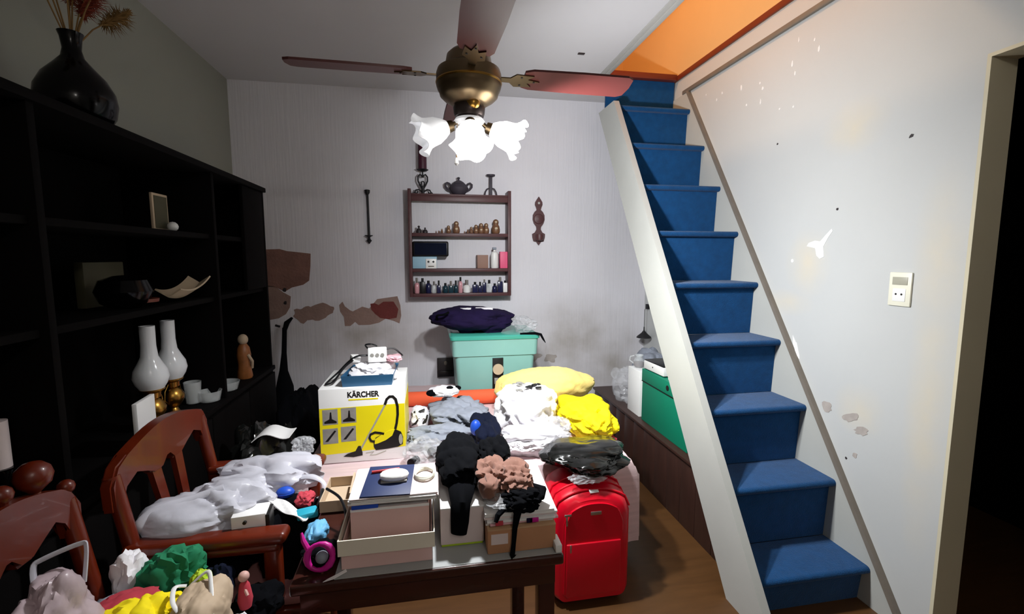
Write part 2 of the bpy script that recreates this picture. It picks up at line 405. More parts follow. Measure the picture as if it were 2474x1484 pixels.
for (y, z, ry, rz, sd, m) in [(2.04, 1.43, .008, .01, 4, 'chip_white'), (1.775, .765, .025, .025, 5, 'chip_grey'), (1.655, .755, .04, .016, 6, 'chip_grey'), (1.60, .715, .035, .018, 8, 'chip_grey'), (1.98, 1.0, .012, .05, 9, 'chip_white'), (1.62, .60, .012, .01, 10, 'chip_grey'), (1.50, 1.90, .008, .006, 2, 'doll_dark'), (1.80, 1.66, .006, .006, 14, 'doll_dark'), (2.19, 2.03, .005, .005, 15, 'doll_dark'), (1.66, .57, .005, .006, 16, 'doll_dark')]:
    patch(wr, wobble(y, z, ry, rz, sd, 16, rot=-.4), 'yz', g0, g1, m, 'paint_chip')
for i in range(15):
    rn = random.Random(i); patch(wr, wobble(1.85 + rn.random() * 1.05, 2.15 + rn.random() * .36, .003 + rn.random() * .004, .004 + rn.random() * .012, 20 + i, 12), 'yz', g0, g1, 'chip_white', 'paint_chip')
o = B().box((.91, 2.79, CEIL - .006), (.95, 2.81, CEIL), .001).make('ceiling_hook_plate', 'bronze_dark'); tag(o, 'small dark metal fitting on the white ceiling near the hatch', 'fitting')

# unseen bulb and holder, added as a fixture for the fill light
t = thing('added_fill_bulb', 'added fill bulb in a small white ceiling holder near the front wall', 'lamp', (.5, -.95, 2.42))
B().lathe([(.02, 2.47), (.03, 2.5), (.045, 2.62), (.05, CEIL - .001)], (.5, -.95, 0), 20).make('holder', 'white_plastic', t)
B().lathe([(.001, 2.415), (.02, 2.42), (.028, 2.44), (.018, 2.465), (.012, 2.472)], (.5, -.95, 0), 18).make('bulb', 'lit_shade_dim', t)

# wall socket on the right wall
t = thing('wall_socket', 'ivory double wall socket plate on the right white wall', 'socket', (XR, 1.487, 1.325))
B().box((XR - .008, 1.444, 1.26), (XR, 1.53, 1.39), .003).make('plate', 'ivory', t)
B().box((XR - .010, 1.458, 1.342), (XR - .006, 1.516, 1.372), .001).make('switch', 'print_silver', t)
B().box((XR - .010, 1.462, 1.278), (XR - .006, 1.512, 1.328), .003).make('socket_face', 'white_plastic', t)
for y in (1.476, 1.498): B().cyl((XR - .0106, y, 1.306), (XR - .006, y, 1.306), .004, seg=10).make('pin_hole', 'print_black', t)

# ------------------------------------------------------------------ staircase
NS = 10; Z0, DZS, Y0, DYS = .168, .2855, 1.497, .1895; XS0, XS1 = 1.262, XR - .014
st = thing('staircase', 'steep staircase covered in blue carpet with a white side board', 'stairs', (1.5, Y0, 0))
for k in range(NS):
    z = Z0 + DZS * k; y = Y0 + DYS * k
    if k < NS - 1:
        n = 6
        prof = [(y + DYS + .045, z), (y + .016, z)] + [(y + .016 - .016 * math.sin(R(180 * i / n)), z - .016 + .016 * math.cos(R(180 * i / n))) for i in range(1, n)] + [(y + .016, z - .032), (y + DYS + .045, z - .032)]
        B().prism(prof, 'yz', XS0, XS1).make('tread', 'carpet', st)
    zb = 0.0 if k == 0 else Z0 + DZS * (k - 1)
    zt = z - .0325 if k < NS - 1 else 2.699
    # riser leans in a little towards its foot, like the carpet pulled under the nosing
    B().prism([(y + .034, zt), (y + .048, zb + .0005), (y + .062, zb + .0005), (y + .05, zt)], 'yz', XS0, XS1).make('riser', 'carpet', st)
B().box((HX, 3.198, 2.70), (XR - .014, 3.30, 2.742), .006).make('landing_nosing', 'red_wood', st)
d = V((DYS, DZS)).normalized(); nrm = V((-d.y, d.x))
def along(off, z):   # y of the line parallel to the nosings, off in front of them, at height z
    p = V((Y0, Z0)) + nrm * off; return p.x + (z - p.y) * d.x / d.y
B().prism([(along(.018, 0), 0), (along(.018, 2.47), 2.47), (along(-.21, 2.47), 2.47), (along(-.21, 0), 0)], 'yz', 1.225, 1.2615).make('stringer', 'white_paint', st)
B().prism([(along(.026, 0), 0), (along(.026, 2.575), 2.575), (along(-.24, 2.575), 2.575), (along(-.24, 0), 0)], 'yz', XR - .013, XR - .0005).make('skirt_board', 'white_paint', st)
B().prism([(along(.046, 0), 0), (along(.046, 2.58), 2.58), (along(.026, 2.58), 2.58), (along(.026, 0), 0)], 'yz', XR - .022, XR - .0005).make('skirt_cap', 'grey_trim', st)

# ------------------------------------------------------------------ low wooden platform under the stairs
t = thing('wooden_platform', 'low dark brown boarded platform under the blue stairs', 'platform', (1.56, 2.6, 0))
B().box((1.315, 1.75, .372), (XR - .03, 3.53, .39), .003).make('top', 'dark_wood', t)
for i in range(12):
    y = 1.765 + i * .1465; B().box((1.33, y, 0), (1.345, y + .144, .372), .0015).make('board', 'dark_wood', t)
B().box((1.345, 3.505, 0), (XR - .03, 3.525, .372)).make('end_panel', 'dark_wood', t)
B().box((1.345, 1.765, 0), (XR - .03, 1.785, .372)).make('end_panel', 'dark_wood', t)

# ------------------------------------------------------------------ dark wall unit on the left
CX = -.95; cab = thing('wall_unit', 'long near-black wooden wall unit with open shelves along left wall', 'cabinet', (-1.14, 1.85, 0))
CY0, CY1 = .45, 3.02
B().box((XL + .003, CY0, .06), (CX, CY1, .76)).make('base', 'cabinet_black', cab)
B().box((XL + .03, CY0 + .03, 0), (CX - .04, CY1 - .03, .06)).make('plinth', 'cabinet_black', cab)
B().box((XL + .003, CY0 - .01, .76), (CX + .012, CY1 + .01, .785), .004).make('counter', 'cabinet_black', cab)
for i in range(6):
    y = CY0 + .01 + i * .425
    dr = B().box((CX + .001, y, .075), (CX + .018, y + .415, .75), .003).make('door', 'cabinet_black', cab)
    B().sphere((CX + .028, y + (.38 if i % 2 == 0 else .035), .45), .012, 2).make('knob', 'brass', dr)
B().box((XL + .003, CY0, .785), (XL + .018, CY1, 1.83)).make('back_panel', 'cabinet_black', cab)
for y in (CY0, 1.36, 2.34, CY1 - .025): B().box((XL + .018, y, .785), (CX, y + .025, 1.83), .002).make('upright', 'cabinet_black', cab)
for (y0, y1) in ((CY0 + .025, 1.36), (1.385, 2.34), (2.365, CY1 - .025)):
    for z in (1.245, 1.53): B().box((XL + .018, y0, z), (CX - .02, y1, z + .022), .002).make('shelf', 'cabinet_black', cab)
B().box((XL + .003, CY0 - .015, 1.828), (CX + .012, CY1 + .015, 1.855), .004).make('top', 'cabinet_black', cab)
# door leaf closing the far bay of the unit
dr = B().box((CX - .018, 2.70, 1.27), (CX, CY1 - .026, 1.825), .003).make('door', 'cabinet_black', cab)

# ------------------------------------------------------------------ ceiling fan with lights
FX, FY = .16, 1.75
fan = thing('ceiling_fan', 'bronze ceiling fan with red-brown blades and frilled glass shades', 'ceiling fan', (FX, FY, 1.78))
B().lathe([(.06, CEIL - .05), (.065, CEIL - .03), (.062, CEIL - .001)], (FX, FY, 0)).make('canopy', 'bronze', fan)
B().cyl((FX, FY, 2.16), (FX, FY, CEIL - .04), .013, seg=14).make('down_rod', 'bronze', fan)
B().lathe([(.03, 2.185), (.062, 2.18), (.078, 2.165), (.085, 2.13), (.112, 2.115), (.117, 2.10), (.117, 2.06), (.112, 2.045), (.108, 2.04), (.104, 2.025), (.09, 2.012), (.07, 2.0), (.062, 1.995)][::-1], (FX, FY, 0), 40).make('motor_housing', 'bronze', fan)
B().lathe([(.118, 2.066), (.1195, 2.07), (.118, 2.074)], (FX, FY, 0), 40).make('motor_ring', 'brass', fan)
B().lathe([(.052, 1.955), (.056, 1.965), (.058, 1.985), (.05, 2.0)], (FX, FY, 0), 28).make('switch_housing', 'bronze_dark', fan)
B().sphere((FX + .01, FY - .04, 1.992), .026, 3).make('switch_ball', 'brass', fan)
B().lathe([(.0, 1.918), (.03, 1.92), (.052, 1.928), (.057, 1.938), (.05, 1.948), (.0, 1.952)], (FX, FY, 0), 28).make('light_plate', 'shade_glass', fan)
B().cyl((FX, FY, 1.905), (FX, FY, 1.99), .032, .05, 22).make('light_hub', 'bronze_dark', fan)
for a in (1.0, 91.0, 181.0, 270.5):
    m = Matrix.Translation(V((FX, FY, 2.10))) @ Matrix.Rotation(R(a), 4, 'Z') @ Matrix.Rotation(R(-11), 4, 'X')
    b = B()
    out = [(.20, -.048), (.23, -.060), (.42, -.066), (.59, -.066), (.612, -.052), (.618, 0), (.612, .052), (.59, .066), (.42, .066), (.23, .060), (.20, .048)]
    b.prism(out, 'xy', -.004, .004)
    bmesh.ops.transform(b.bm, matrix=m, verts=b.bm.verts); bl = b.make('blade', 'fan_blade', fan, angle=30)
    b = B()
    b.prism([(.08, -.012), (.15, -.014), (.17, -.038), (.235, -.034), (.215, -.012), (.262, 0), (.215, .012), (.235, .034), (.17, .038), (.15, .014), (.08, .012)], 'xy', -.009, -.0045)
    bmesh.ops.transform(b.bm, matrix=m, verts=b.bm.verts); b.make('blade_bracket', 'bronze', bl)
    for (u, v) in ((.19, -.024), (.19, .024), (.24, 0)):
        p = m @ V((u, v, -.011)); q = m @ V((u, v, -.008)); B().cyl(p, q, .004, seg=8).make('screw', 'black_iron', bl)
def tulip(c, axis, mat, L=.115, r=.062, seed=0):
    """frilled glass lamp shade, mouth along axis"""
    fr = 6
    prof = [(.018, 0), (.024, .004), (.035, .02), (.047, .045), (.05, .07), (.052, .085), (.060, .1), (r + .006, .112), (r + .004, .114), (.056, .101), (.048, .086), (.046, .07), (.043, .046), (.031, .022), (.012, .008)]
    def wave(rr, h, an):
        k = max(0, (h - .06) / .054) ** 1.5
        return rr * (1 + .13 * k * math.sin(fr * an + seed)), h + .012 * k * math.cos(fr * an + seed + .7)
    return B().lathe(prof, c, 60, axis, wave)
for (dx, dy, dz, mat, sd) in ((-.92, -.12, -.35, 'shade_glass', 0), (-.03, -.62, -.76, 'lit_shade_dim', 1), (.93, -.1, -.36, 'lit_shade', 2)):
    a = V((dx, dy, dz)).normalized(); h = V((dx, dy, 0)).normalized()
    p0 = V((FX, FY, 1.925)) + h * .028; c = V((FX, FY, 1.93)) + h * .066 + V((0, 0, -.012))
    arm = B().tube([p0, (p0 + c) / 2 + V((0, 0, .012)), c], .008, 10).make('lamp_arm', 'bronze', fan)
    B().cyl(c - a * .005, c + a * .02, .019, .023, 18).make('lamp_socket', 'bronze', arm)
    sh = tulip(c + a * .012, a, mat, seed=sd).make('lamp_shade', mat, fan, angle=60)
    B().sphere(c + a * .062, .024, 3, (1, 1, 1)).make('bulb', 'lit_shade' if mat != 'shade_glass' else 'white_plastic', sh)
B().tube([(FX - .045, FY - .02, 1.925), (FX - .05, FY - .03, 1.86), (FX - .05, FY - .034, 1.80)], .0015, 6).make('pull_chain', 'brass', fan)
B().lathe([(.002, 1.775), (.008, 1.782), (.006, 1.797), (.002, 1.803)], (FX - .05, FY - .034, 0), 12).make('chain_knob', 'white_plastic', fan)

# ------------------------------------------------------------------ wall shelf on the back wall
SX0, SX1, SY0 = -.132, .628, 3.49
sh = thing('wall_shelf', 'brown wooden open wall shelf hung on the back wall', 'shelf', (.248, 3.55, 1.15))
for x in (SX0, SX1 - .024): B().box((x, SY0, 1.152), (x + .024, YB - .002, 1.94), .003).make('side_panel', 'shelf_wood', sh)
B().box((SX0 + .024, SY0 + .004, 1.895), (SX1 - .024, YB - .002, 1.907), .002).make('top_board', 'shelf_wood', sh)
B().box((SX0 + .024, SY0 + .004, 1.853), (SX1 - .024, SY0 + .018, 1.895), .003).make('top_rail', 'shelf_wood', sh)
for z in (1.598, 1.337, 1.152): B().box((SX0 + .024, SY0 + .002, z), (SX1 - .024, YB - .002, z + .025), .003).make('shelf_board', 'shelf_wood', sh)
T1, T2, T3, T0 = 1.6235, 1.3625, 1.1775, 1.9075
Ysh = 3.53
def doll(x, h, body, group, label, z=T1):
    t = thing('nesting_doll', label, 'figurine', (x, Ysh, z), group)
    r = h * .30
    B().lathe([(r * .75, 0), (r * .95, h * .08), (r, h * .28), (r * .85, h * .5), (r * .62, h * .62), (r * .62, h * .68)], (x, Ysh, z), 16).make('body', body, t)
    B().lathe([(r * .6, h * .66), (r * .7, h * .76), (r * .62, h * .9), (r * .3, h * .985), (r * .05, h)], (x, Ysh, z), 16).make('head', body, t)
    B().sphere((x, Ysh - r * .48, z + h * .79), r * .38, 2, (1, .6, 1)).make('face', 'doll_cream', t)
    if h > .05: B().sphere((x, Ysh - r * .7, z + h * .33), r * .5, 2, (1, .6, 1)).make('apron', 'doll_cream', t)
words = ['smallest', 'second smallest', 'middle', 'second tallest', 'tallest']
for x, h, w in zip((.068, .087, .111, .160, .218), (.018, .02, .033, .058, .09), words): doll(x, h, 'doll_brown', 'left row of nesting dolls', w + ' nesting doll of the left row on the top shelf')
words = ['smallest', 'second smallest', 'third smallest', 'middle', 'third tallest', 'second tallest', 'tallest']
for x, h, w in zip((.279, .303, .330, .366, .404, .443, .516), (.018, .03, .05, .066, .078, .078, .108), words): doll(x, h, 'doll_brown', 'right row of nesting dolls', w + ' nesting doll of the right row on the top shelf')
for x, h, w in ((-.057, .055, 'taller'), (-.012, .042, 'shorter')):
    t = thing('figurine', w + ' of two small dark figurines at the left of the top shelf', 'figurine', (x, Ysh, T1), 'two dark figurines')
    B().lathe([(.019, 0), (.02, h * .3), (.013, h * .55), (.006, h * .65)], (x, Ysh, T1), 14).make('body', 'doll_dark', t); B().sphere((x, Ysh, T1 + h * .82), h * .17, 2).make('head', 'doll_dark', t)
# second board: speaker on a pale blue box, a small face ornament, brown box, white bottle, pink card
o = rbox('box', (-.107, 3.50, T2), (.07, 3.61, T2 + .088), 'pale_blue', bev=.004); tag(o, 'pale blue box under the black speaker on the wall shelf', 'box')
t = thing('speaker', 'black oblong speaker lying on the pale blue box on the shelf', 'speaker', (.02, 3.55, T2 + .0885))
B().box((-.107, 3.495, T2 + .0885), (.157, 3.61, T2 + .200), .012, seg=3).make('body', 'black_plastic', t); B().box((-.092, 3.493, T2 + .1), (.142, 3.497, T2 + .188), .002).make('grille', 'navy', t)
t = thing('ornament', 'small white ornament with two black eyes before the blue box', 'ornament', (.027, 3.48, T2))
B().box((-.012, 3.494, T2), (.067, 3.4995, T2 + .072), .002).make('body', 'white_plastic', t)
for x in (.008, .044): B().cyl((x, 3.4925, T2 + .05), (x, 3.495, T2 + .05), .008, seg=12).make('eye', 'print_black', t)
B().box((.005, 3.4925, T2 + .012), (.048, 3.495, T2 + .02), .001).make('mouth', 'grey_trim', t)
o = rbox('box', (.372, 3.51, T2), (.455, 3.60, T2 + .1), 'box_brown', bev=.002); tag(o, 'small brown cardboard box on the middle board of the wall shelf', 'box')
t = thing('spray_bottle', 'white bottle between brown box and pink card on the shelf', 'bottle', (.505, 3.53, T2))
B().lathe([(.026, 0), (.03, .006), (.03, .1), (.024, .12), (.01, .128), (.009, .14)], (.505, 3.53, T2), 18).make('body', 'white_plastic', t); B().box((.490, 3.51, T2 + .14), (.518, 3.542, T2 + .158), .003).make('nozzle', 'grey_cloth', t)
o = rbox('box', (.545, 3.50, T2), (.602, 3.56, T2 + .125), 'pink_card', bev=.002); tag(o, 'pink box at the right end of the wall shelf', 'box')
# perfumes on the lowest board
rn = random.Random(5); x = -.098; i = 0
pm = ['perfume_rose', 'black_plastic', 'perfume_navy', 'glass', 'perfume_navy', 'perfume_teal', 'perfume_teal', 'perfume_teal', 'perfume_rose', 'white_plastic', 'perfume_navy', 'perfume_navy', 'perfume_navy', 'glass', 'perfume_navy', 'perfume_navy', 'white_plastic']
nm = {'perfume_rose': 'rose', 'black_plastic': 'black', 'perfume_navy': 'navy', 'glass': 'clear', 'perfume_teal': 'dark teal', 'white_plastic': 'white'}
ordn = ['first', 'second', 'third', 'fourth', 'fifth', 'sixth', 'seventh', 'eighth', 'ninth', 'tenth', 'eleventh', 'twelfth', 'thirteenth', 'fourteenth', 'fifteenth', 'sixteenth', 'seventeenth']
for i, m_ in enumerate(pm):
    w = .028 + rn.random() * .014; h = .05 + rn.random() * .04
    if m_ == 'white_plastic' and i == 9: w, h = .055, .06
    t = thing('perfume_bottle', '%s glass bottle, %s from the left on the lowest shelf' % (nm[m_], ordn[i]), 'bottle', (x + w / 2, 3.52, T3), 'bottles on the lowest shelf')
    if rn.random() < .5: B().box((x, 3.507, T3), (x + w, 3.533, T3 + h), .004).make('body', m_, t)
    else: B().lathe([(w * .42, 0), (w * .5, .004), (w * .5, h * .8), (w * .3, h * .97), (w * .2, h)], (x + w / 2, 3.52, T3), 16).make('body', m_, t)
    B().cyl((x + w / 2, 3.52, T3 + h), (x + w / 2, 3.52, T3 + h + .016 + rn.random() * .022), w * .24, seg=12).make('cap', 'black_plastic' if i % 3 else 'chrome', t)
    x += w + .0035 + (.012 if i in (4, 9) else 0)
    if x > .585: break
# on top of the shelf
def candle_holder(x, y, label, candle):
    t = thing('candle_holder', label, 'candle holder', (x, y, T0))
    f = lambda q: [(x + a, y, T0 + b) for a, b in q]
    B().tube(f([(0, .0), (0, .035), (0, .06)]), .012, 10).make('stem', 'black_iron', t)
    B().tube(f([(0, .12), (0, .165)]), .005, 8).make('neck', 'black_iron', t)
    for s_ in (-1, 1):
        B().tube(f([(s_ * a, b) for a, b in ((.004, .04), (.02, .065), (.034, .095), (.034, .125), (.02, .142), (.006, .135), (.003, .12))]), .006, 8).make('scroll', 'black_iron', t)
        B().tube(f([(s_ * .012, .06), (s_ * .010, .085), (s_ * .002, .095)]), .005, 8).make('scroll', 'black_iron', t)
        B().tube(f([(s_ * a, b) for a, b in ((.01, .02), (.03, .034), (.05, .03), (.058, .016), (.050, .007), (.04, .012), (.042, .02))]), .0055, 8).make('foot', 'black_iron', t)
        B().tube(f([(s_ * a, b) for a, b in ((.05, .006), (.066, .012), (.072, .004))]), .004, 8).make('foot', 'black_iron', t)
    B().lathe([(.012, .162), (.03, .166), (.044, .176), (.042, .178), (.0, .176)], (x, y, T0), 22).make('cup', 'black_iron', t)
    if candle:
        B().lathe([(.03, .177), (.031, .18), (.0305, .378), (.027, .384), (.0, .382)], (x, y, T0), 22).make('candle', 'candle', t)
candle_holder(-.022, 3.55, 'black scrolled iron holder with tall purple candle on shelf top', True)
t = thing('candle_stand', 'slim grey candle stand with arched legs on shelf top', 'candle holder', (.482, 3.55, T0))
B().box((.471, 3.54, T0), (.493, 3.56, T0 + .14), .002).make('stem', 'pottery', t)
for s_ in (-1, 1): B().tube([(.482 + s_ * a, 3.55, T0 + b) for a, b in ((.012, .056), (.028, .05), (.04, .03), (.046, .004))], .005, 8).make('leg', 'pottery', t)
B().lathe([(.012, .138), (.032, .145), (.034, .156), (.0, .156)], (.482, 3.55, T0), 20).make('cup', 'pottery', t)
t = thing('sugar_bowl', 'dark clay two-handled lidded pot on top of the shelf', 'pot', (.241, 3.55, T0))
B().lathe([(.04, 0), (.046, .006), (.066, .03), (.072, .05), (.064, .068), (.05, .078), (.048, .08)], (.241, 3.55, T0), 26).make('body', 'pottery', t)
B().lathe([(.05, .08), (.036, .094), (.02, .104), (.01, .108), (.0, .108)], (.241, 3.55, T0), 24).make('lid', 'pottery', t); B().lathe([(.007, .106), (.006, .114), (.011, .122), (.008, .13), (.0, .132)], (.241, 3.55, T0), 14).make('lid_knob', 'pottery', t)
for s_ in (-1, 1): B().tube([(.241 + s_ * a, 3.55, T0 + b) for a, b in ((.06, .03), (.08, .04), (.097, .06), (.098, .078), (.085, .088), (.07, .082), (.06, .07))], .008, 8).make('handle', 'pottery', t)
# sconces either side
t = thing('wall_sconce', 'thin black iron rod sconce left of the wall shelf', 'sconce', (-.422, 3.6, 1.55))
B().tube([(-.424, 3.61, 1.925), (-.421, 3.61, 1.59)], .008, 10).make('rod', 'black_iron', t)
B().lathe([(.008, 1.9), (.018, 1.915), (.02, 1.935), (.012, 1.938)], (-.424, 3.602, 0), 16).make('top_knob', 'black_iron', t)
B().lathe([(.006, 1.592), (.028, 1.603), (.03, 1.607), (.0, 1.607)], (-.421, 3.592, 0), 18).make('drip_pan', 'black_iron', t)
B().lathe([(.003, 1.545), (.010, 1.555), (.02, 1.568), (.01, 1.58), (.008, 1.592)], (-.421, 3.602, 0), 16).make('finial', 'black_iron', t)
t = thing('wall_plaque', 'carved reddish wooden plaque sconce right of the wall shelf', 'sconce', (.87, 3.61, 1.54))
pl = [(0, 1.918), (.012, 1.895), (.021, 1.875), (.022, 1.855), (.014, 1.83), (.012, 1.815), (.024, 1.80), (.034, 1.775), (.035, 1.74), (.028, 1.71), (.014, 1.685), (.012, 1.665), (.022, 1.64), (.038, 1.628), (.036, 1.60), (.030, 1.572), (.014, 1.567), (0, 1.540)]
hole_k = pl + [(-a, b) for a, b in pl[-2:0:-1]]
B().prism([(.87 + a * 1.35, b) for a, b in hole_k], 'xz', 3.606, YB - .001).make('board', 'shelf_wood', t)
B().cyl((.87, 3.604, 1.868), (.87, 3.6075, 1.868), .009, seg=14).make('ring_hole', 'white_paint', t)
B().lathe([(.018, 0), (.03, .004), (.034, .03), (.03, .05), (.0, .05)], (.87, 3.58, 1.575), 18).make('candle_cup', 'shelf_wood', t)
B().lathe([(.04, 0), (.036, .006), (.0, .012)], (.87, 3.606, 1.745), 22, (0, -1, 0)).make('boss', 'shelf_wood', t)
t = thing('wall_box', 'small dark socket box low on the back wall beside the bin', 'socket', (.13, 3.61, .51))
B().box((.06, 3.60, .51), (.19, YB - .001, .66), .004).make('plate', 'doll_dark', t); B().box((.07, 3.585, .515), (.18, 3.6, .56), .003).make('shutter', 'black_plastic', t)
B().sphere((.125, 3.598, .62), .013, 2, (1, .4, 1.4)).make('knob', 'grey_trim', t)
# thing hanging low on the right of the back wall
t = thing('wall_hook', 'small dark hook with a hanging cap on right wall behind stairs', 'hook', (1.78, 3.5, .8))
B().box((1.77, 3.53, 1.02), (XR - .0005, 3.56, 1.06), .002).make('upper_hook', 'black_iron', t)
B().lathe([(.06, .79), (.055, .80), (.02, .83), (.006, .85), (.004, .88)], (1.735, 3.5, 0), 16).make('cap', 'black_iron', t); B().tube([(1.735, 3.5, .878), (1.735, 3.5, 1.02), (1.775, 3.54, 1.03)], .002, 6).make('cord', 'black_iron', t)

# ------------------------------------------------------------------ things on and in the wall unit
t = thing('vase', 'bulbous black vase with dried plumes on top of the wall unit', 'vase', (-1.1, 1.78, 1.8555))
B().lathe([(.05, 0), (.075, .01), (.098, .05), (.105, .09), (.1, .125), (.08, .165), (.05, .2), (.03, .225), (.024, .25), (.028, .285), (.033, .3), (.028, .3), (.02, .285), (.016, .25)], (-1.1, 1.78, 1.8555), 32).make('body', 'vase_black', t)
rn = random.Random(8)
for i in range(11):
    a = rn.random() * 6.28; sp = .03 + .11 * rn.random(); top = V((-1.1 + math.cos(a) * sp * .7, 1.80 + math.sin(a) * sp * 1.3, 2.27 + rn.random() * .14))
    p0 = V((-1.1, 1.78, 2.10)); mid = p0.lerp(top, .5) + V((0, 0, .015))
    s_ = B().tube([p0, mid, top], .0022, 6).make('stalk', 'dry_straw', t)
    pb = B(); dirv = (top - mid).normalized(); side = dirv.orthogonal().normalized()
    for j in range(260):
        h = rn.random(); base = top - dirv * .07 + dirv * .19 * h
        q = Matrix.Rotation(rn.random() * 6.28, 3, dirv) @ side
        e = base + (q * (.7 + .5 * rn.random()) + dirv * rn.random() - V((0, 0, .3))) * (.014 + .034 * math.sin(math.pi * min(1, h + .08)))
        w = q.cross(dirv) * .0028
        pb.bm.faces.new([pb.bm.verts.new(base - w), pb.bm.verts.new(base + w), pb.bm.verts.new(e)])
    pb.make('plume', 'dry_red' if i % 3 else 'dry_straw', s_, smooth=False)
def oil_lamp(x, y, z, label, k=1.0):
    t = thing('oil_lamp', label, 'oil lamp', (x, y, z), 'pair of oil lamps')
    c = (x, y, z); k = 1.17
    class L(B):
        def lathe(s, prof, c, seg=24): return B.lathe(s, [(r * k, h * k) for r, h in prof], c, seg)
    L().lathe([(.036, 0), (.038, .006), (.02, .014), (.012, .03), (.022, .04), (.034, .06), (.036, .075), (.026, .095), (.014, .105)], c, 22).make('font', 'brass', t)
    L().lathe([(.014, .104), (.022, .108), (.024, .125), (.036, .134), (.036, .138), (.018, .14)], c, 22).make('burner', 'brass', t)
    for s_ in (-1, 1): B().tube([(x, y + s_ * a * k, z + b * k) for a, b in ((.03, .05), (.055, .07), (.05, .1), (.026, .12))], .003, 6).make('handle', 'brass', t)
    B().tube([(x, y - .02, z + .118), (x + .01, y - .04, z + .118)], .004, 8).make('wick_knob', 'brass', t)
    L().lathe([(.034, .138), (.044, .155), (.05, .175), (.046, .20), (.033, .225), (.024, .245), (.021, .28), (.0215, .345), (.018, .345), (.017, .28)], c, 28).make('chimney', 'opal', t)
oil_lamp(-1.05, 1.955, .7855, 'nearer brass oil lamp with white glass chimney on wall unit')
oil_lamp(-1.06, 2.115, .7855, 'farther brass oil lamp with white glass chimney on wall unit')
o = B().box((-.985, 1.70, .7855), (-.97, 1.83, .96), .002, rot=.1).make('card_box', 'white_paper'); tag(o, 'white upright card leaning before the oil lamps on the counter', 'card')
t = thing('candlestick', 'thick pale candle in a dark holder at near counter end', 'candle', (-1.05, 1.36, .7855))
B().lathe([(.05, 0), (.045, .012), (.02, .03), (.016, .1), (.032, .13), (.032, .14), (.0, .14)], (-1.06, 1.32, .7855), 20).make('holder', 'vase_black', t); B().cyl((-1.06, 1.32, .9255), (-1.06, 1.32, 1.045), .022, seg=18).make('candle', 'paleboard', t)
t = thing('photo_frame', 'small pale photo frame standing on the upper cabinet shelf', 'photo frame', (-1.05, 2.1, 1.5525))
b = B(); b.box((-1.06, 2.06, 1.5525), (-1.05, 2.17, 1.70), .002, rot=.0); fr = b.make('frame', 'kraft', t); B().box((-1.0505, 2.07, 1.5625), (-1.048, 2.16, 1.69)).make('picture', 'olive', t)
o = B().sphere((-1.02, 2.135, 1.572), .02, 2).make('white_ornament', 'white_plastic'); tag(o, 'little white ornament before the photo frame on the shelf', 'ornament')
o = B().box((-1.21, 1.86, 1.2675), (-1.18, 2.08, 1.43), .003).make('cushion_box', 'olive'); tag(o, 'olive box standing at the back of the middle cabinet shelf', 'box')
t = thing('dark_bowl', 'round dark bowl with a red rim on the middle cabinet shelf', 'bowl', (-1.06, 1.86, 1.2675))
B().lathe([(.04, 0), (.07, .02), (.085, .06), (.07, .1), (.03, .115), (.0, .118)], (-1.06, 1.86, 1.2675), 24).make('body', 'vase_black', t); B().lathe([(.055, .018), (.066, .018), (.068, .03), (.06, .03)], (-1.045, 1.9, 1.2675), 20).make('rim', 'red_wood', t)
b = B(); b.sheet(lambda u, v: (-1.0 + .045 * math.cos(math.pi * v) , 2.02 + .26 * u, 1.285 + .03 * abs(math.cos(math.pi * v)) + .05 * (u - .3) ** 2 * 2), 20, 10, .006)
o = b.make('boat_dish', 'doll_cream'); tag(o, 'curved cream dish on the middle shelf of the wall unit', 'dish')
for (x, y, r, h, nm_, lb) in ((-1.06, 2.28, .035, .10, 'glass_tumbler', 'clear tumbler right behind the oil lamps on the counter'), (-1.0, 2.30, .05, .05, 'glass_bowl', 'low clear glass bowl on the counter near the oil lamps'), (-1.08, 2.44, .04, .14, 'glass_jar', 'tall clear jar farther along the counter'), (-1.0, 2.48, .06, .045, 'glass_dish', 'wide clear dish beside the tall clear jar')):
    o = B().lathe([(r * .6, 0), (r * .8, .004), (r, h), (r * .94, h), (r * .74, .008), (.001, .006)], (x, y, .7855), 24).make(nm_, 'glass'); tag(o, lb, 'glassware')
t = thing('figurine', 'amber patterned figurine at the far end of the counter', 'figurine', (-1.0, 2.72, .7855))
B().lathe([(.035, 0), (.04, .01), (.03, .08), (.036, .13), (.03, .17), (.018, .19)], (-1.0, 2.72, .7855), 20).make('body', 'amber', t); B().sphere((-1.0, 2.72, 1.0), .026, 3, (1, 1, 1.15)).make('head', 'kraft', t); B().tube([(-.972, 2.70, .92), (-.955, 2.71, .88), (-.965, 2.73, .84)], .008, 8).make('arm', 'kraft', t)
# black case and sacks in the gap by the back wall
t = thing('instrument_case', 'tall narrow black case leaning on the back wall beside wall unit', 'case', (-.98, 3.3, 0))
B().tube([(-.99, 3.22, .0), (-.99, 3.25, .12), (-.99, 3.30, .32), (-.985, 3.33, .45), (-.985, 3.36, .56), (-1.0, 3.40, .66), (-1.0, 3.43, .78), (-1.0, 3.47, .95)], [.10, .155, .16, .12, .10, .05, .03, .028], 20, flat=.5).make('body', 'black_cloth', t)
B().tube([(-1.0, 3.465, .93), (-.985, 3.475, .985), (-.95, 3.48, 1.02)], [.03, .04, .018], 12, flat=.4).make('head', 'black_cloth', t)
B().tube([(-1.03, 3.47, .96), (-1.06, 3.47, .97)], .008, 8).make('peg', 'black_iron', t)
o = B().lump((-.90, 2.72, 0), (-.66, 3.12, .66), 3, .2, 4, (1, .2, .5)).make('black_sack', 'black_cloth'); tag(o, 'big black sack between the wall unit and the bed', 'sack')
t = thing('rubbish_bag', 'glossy black bag with a pale paper on top behind armchair', 'bag', (-.74, 2.2, 0))
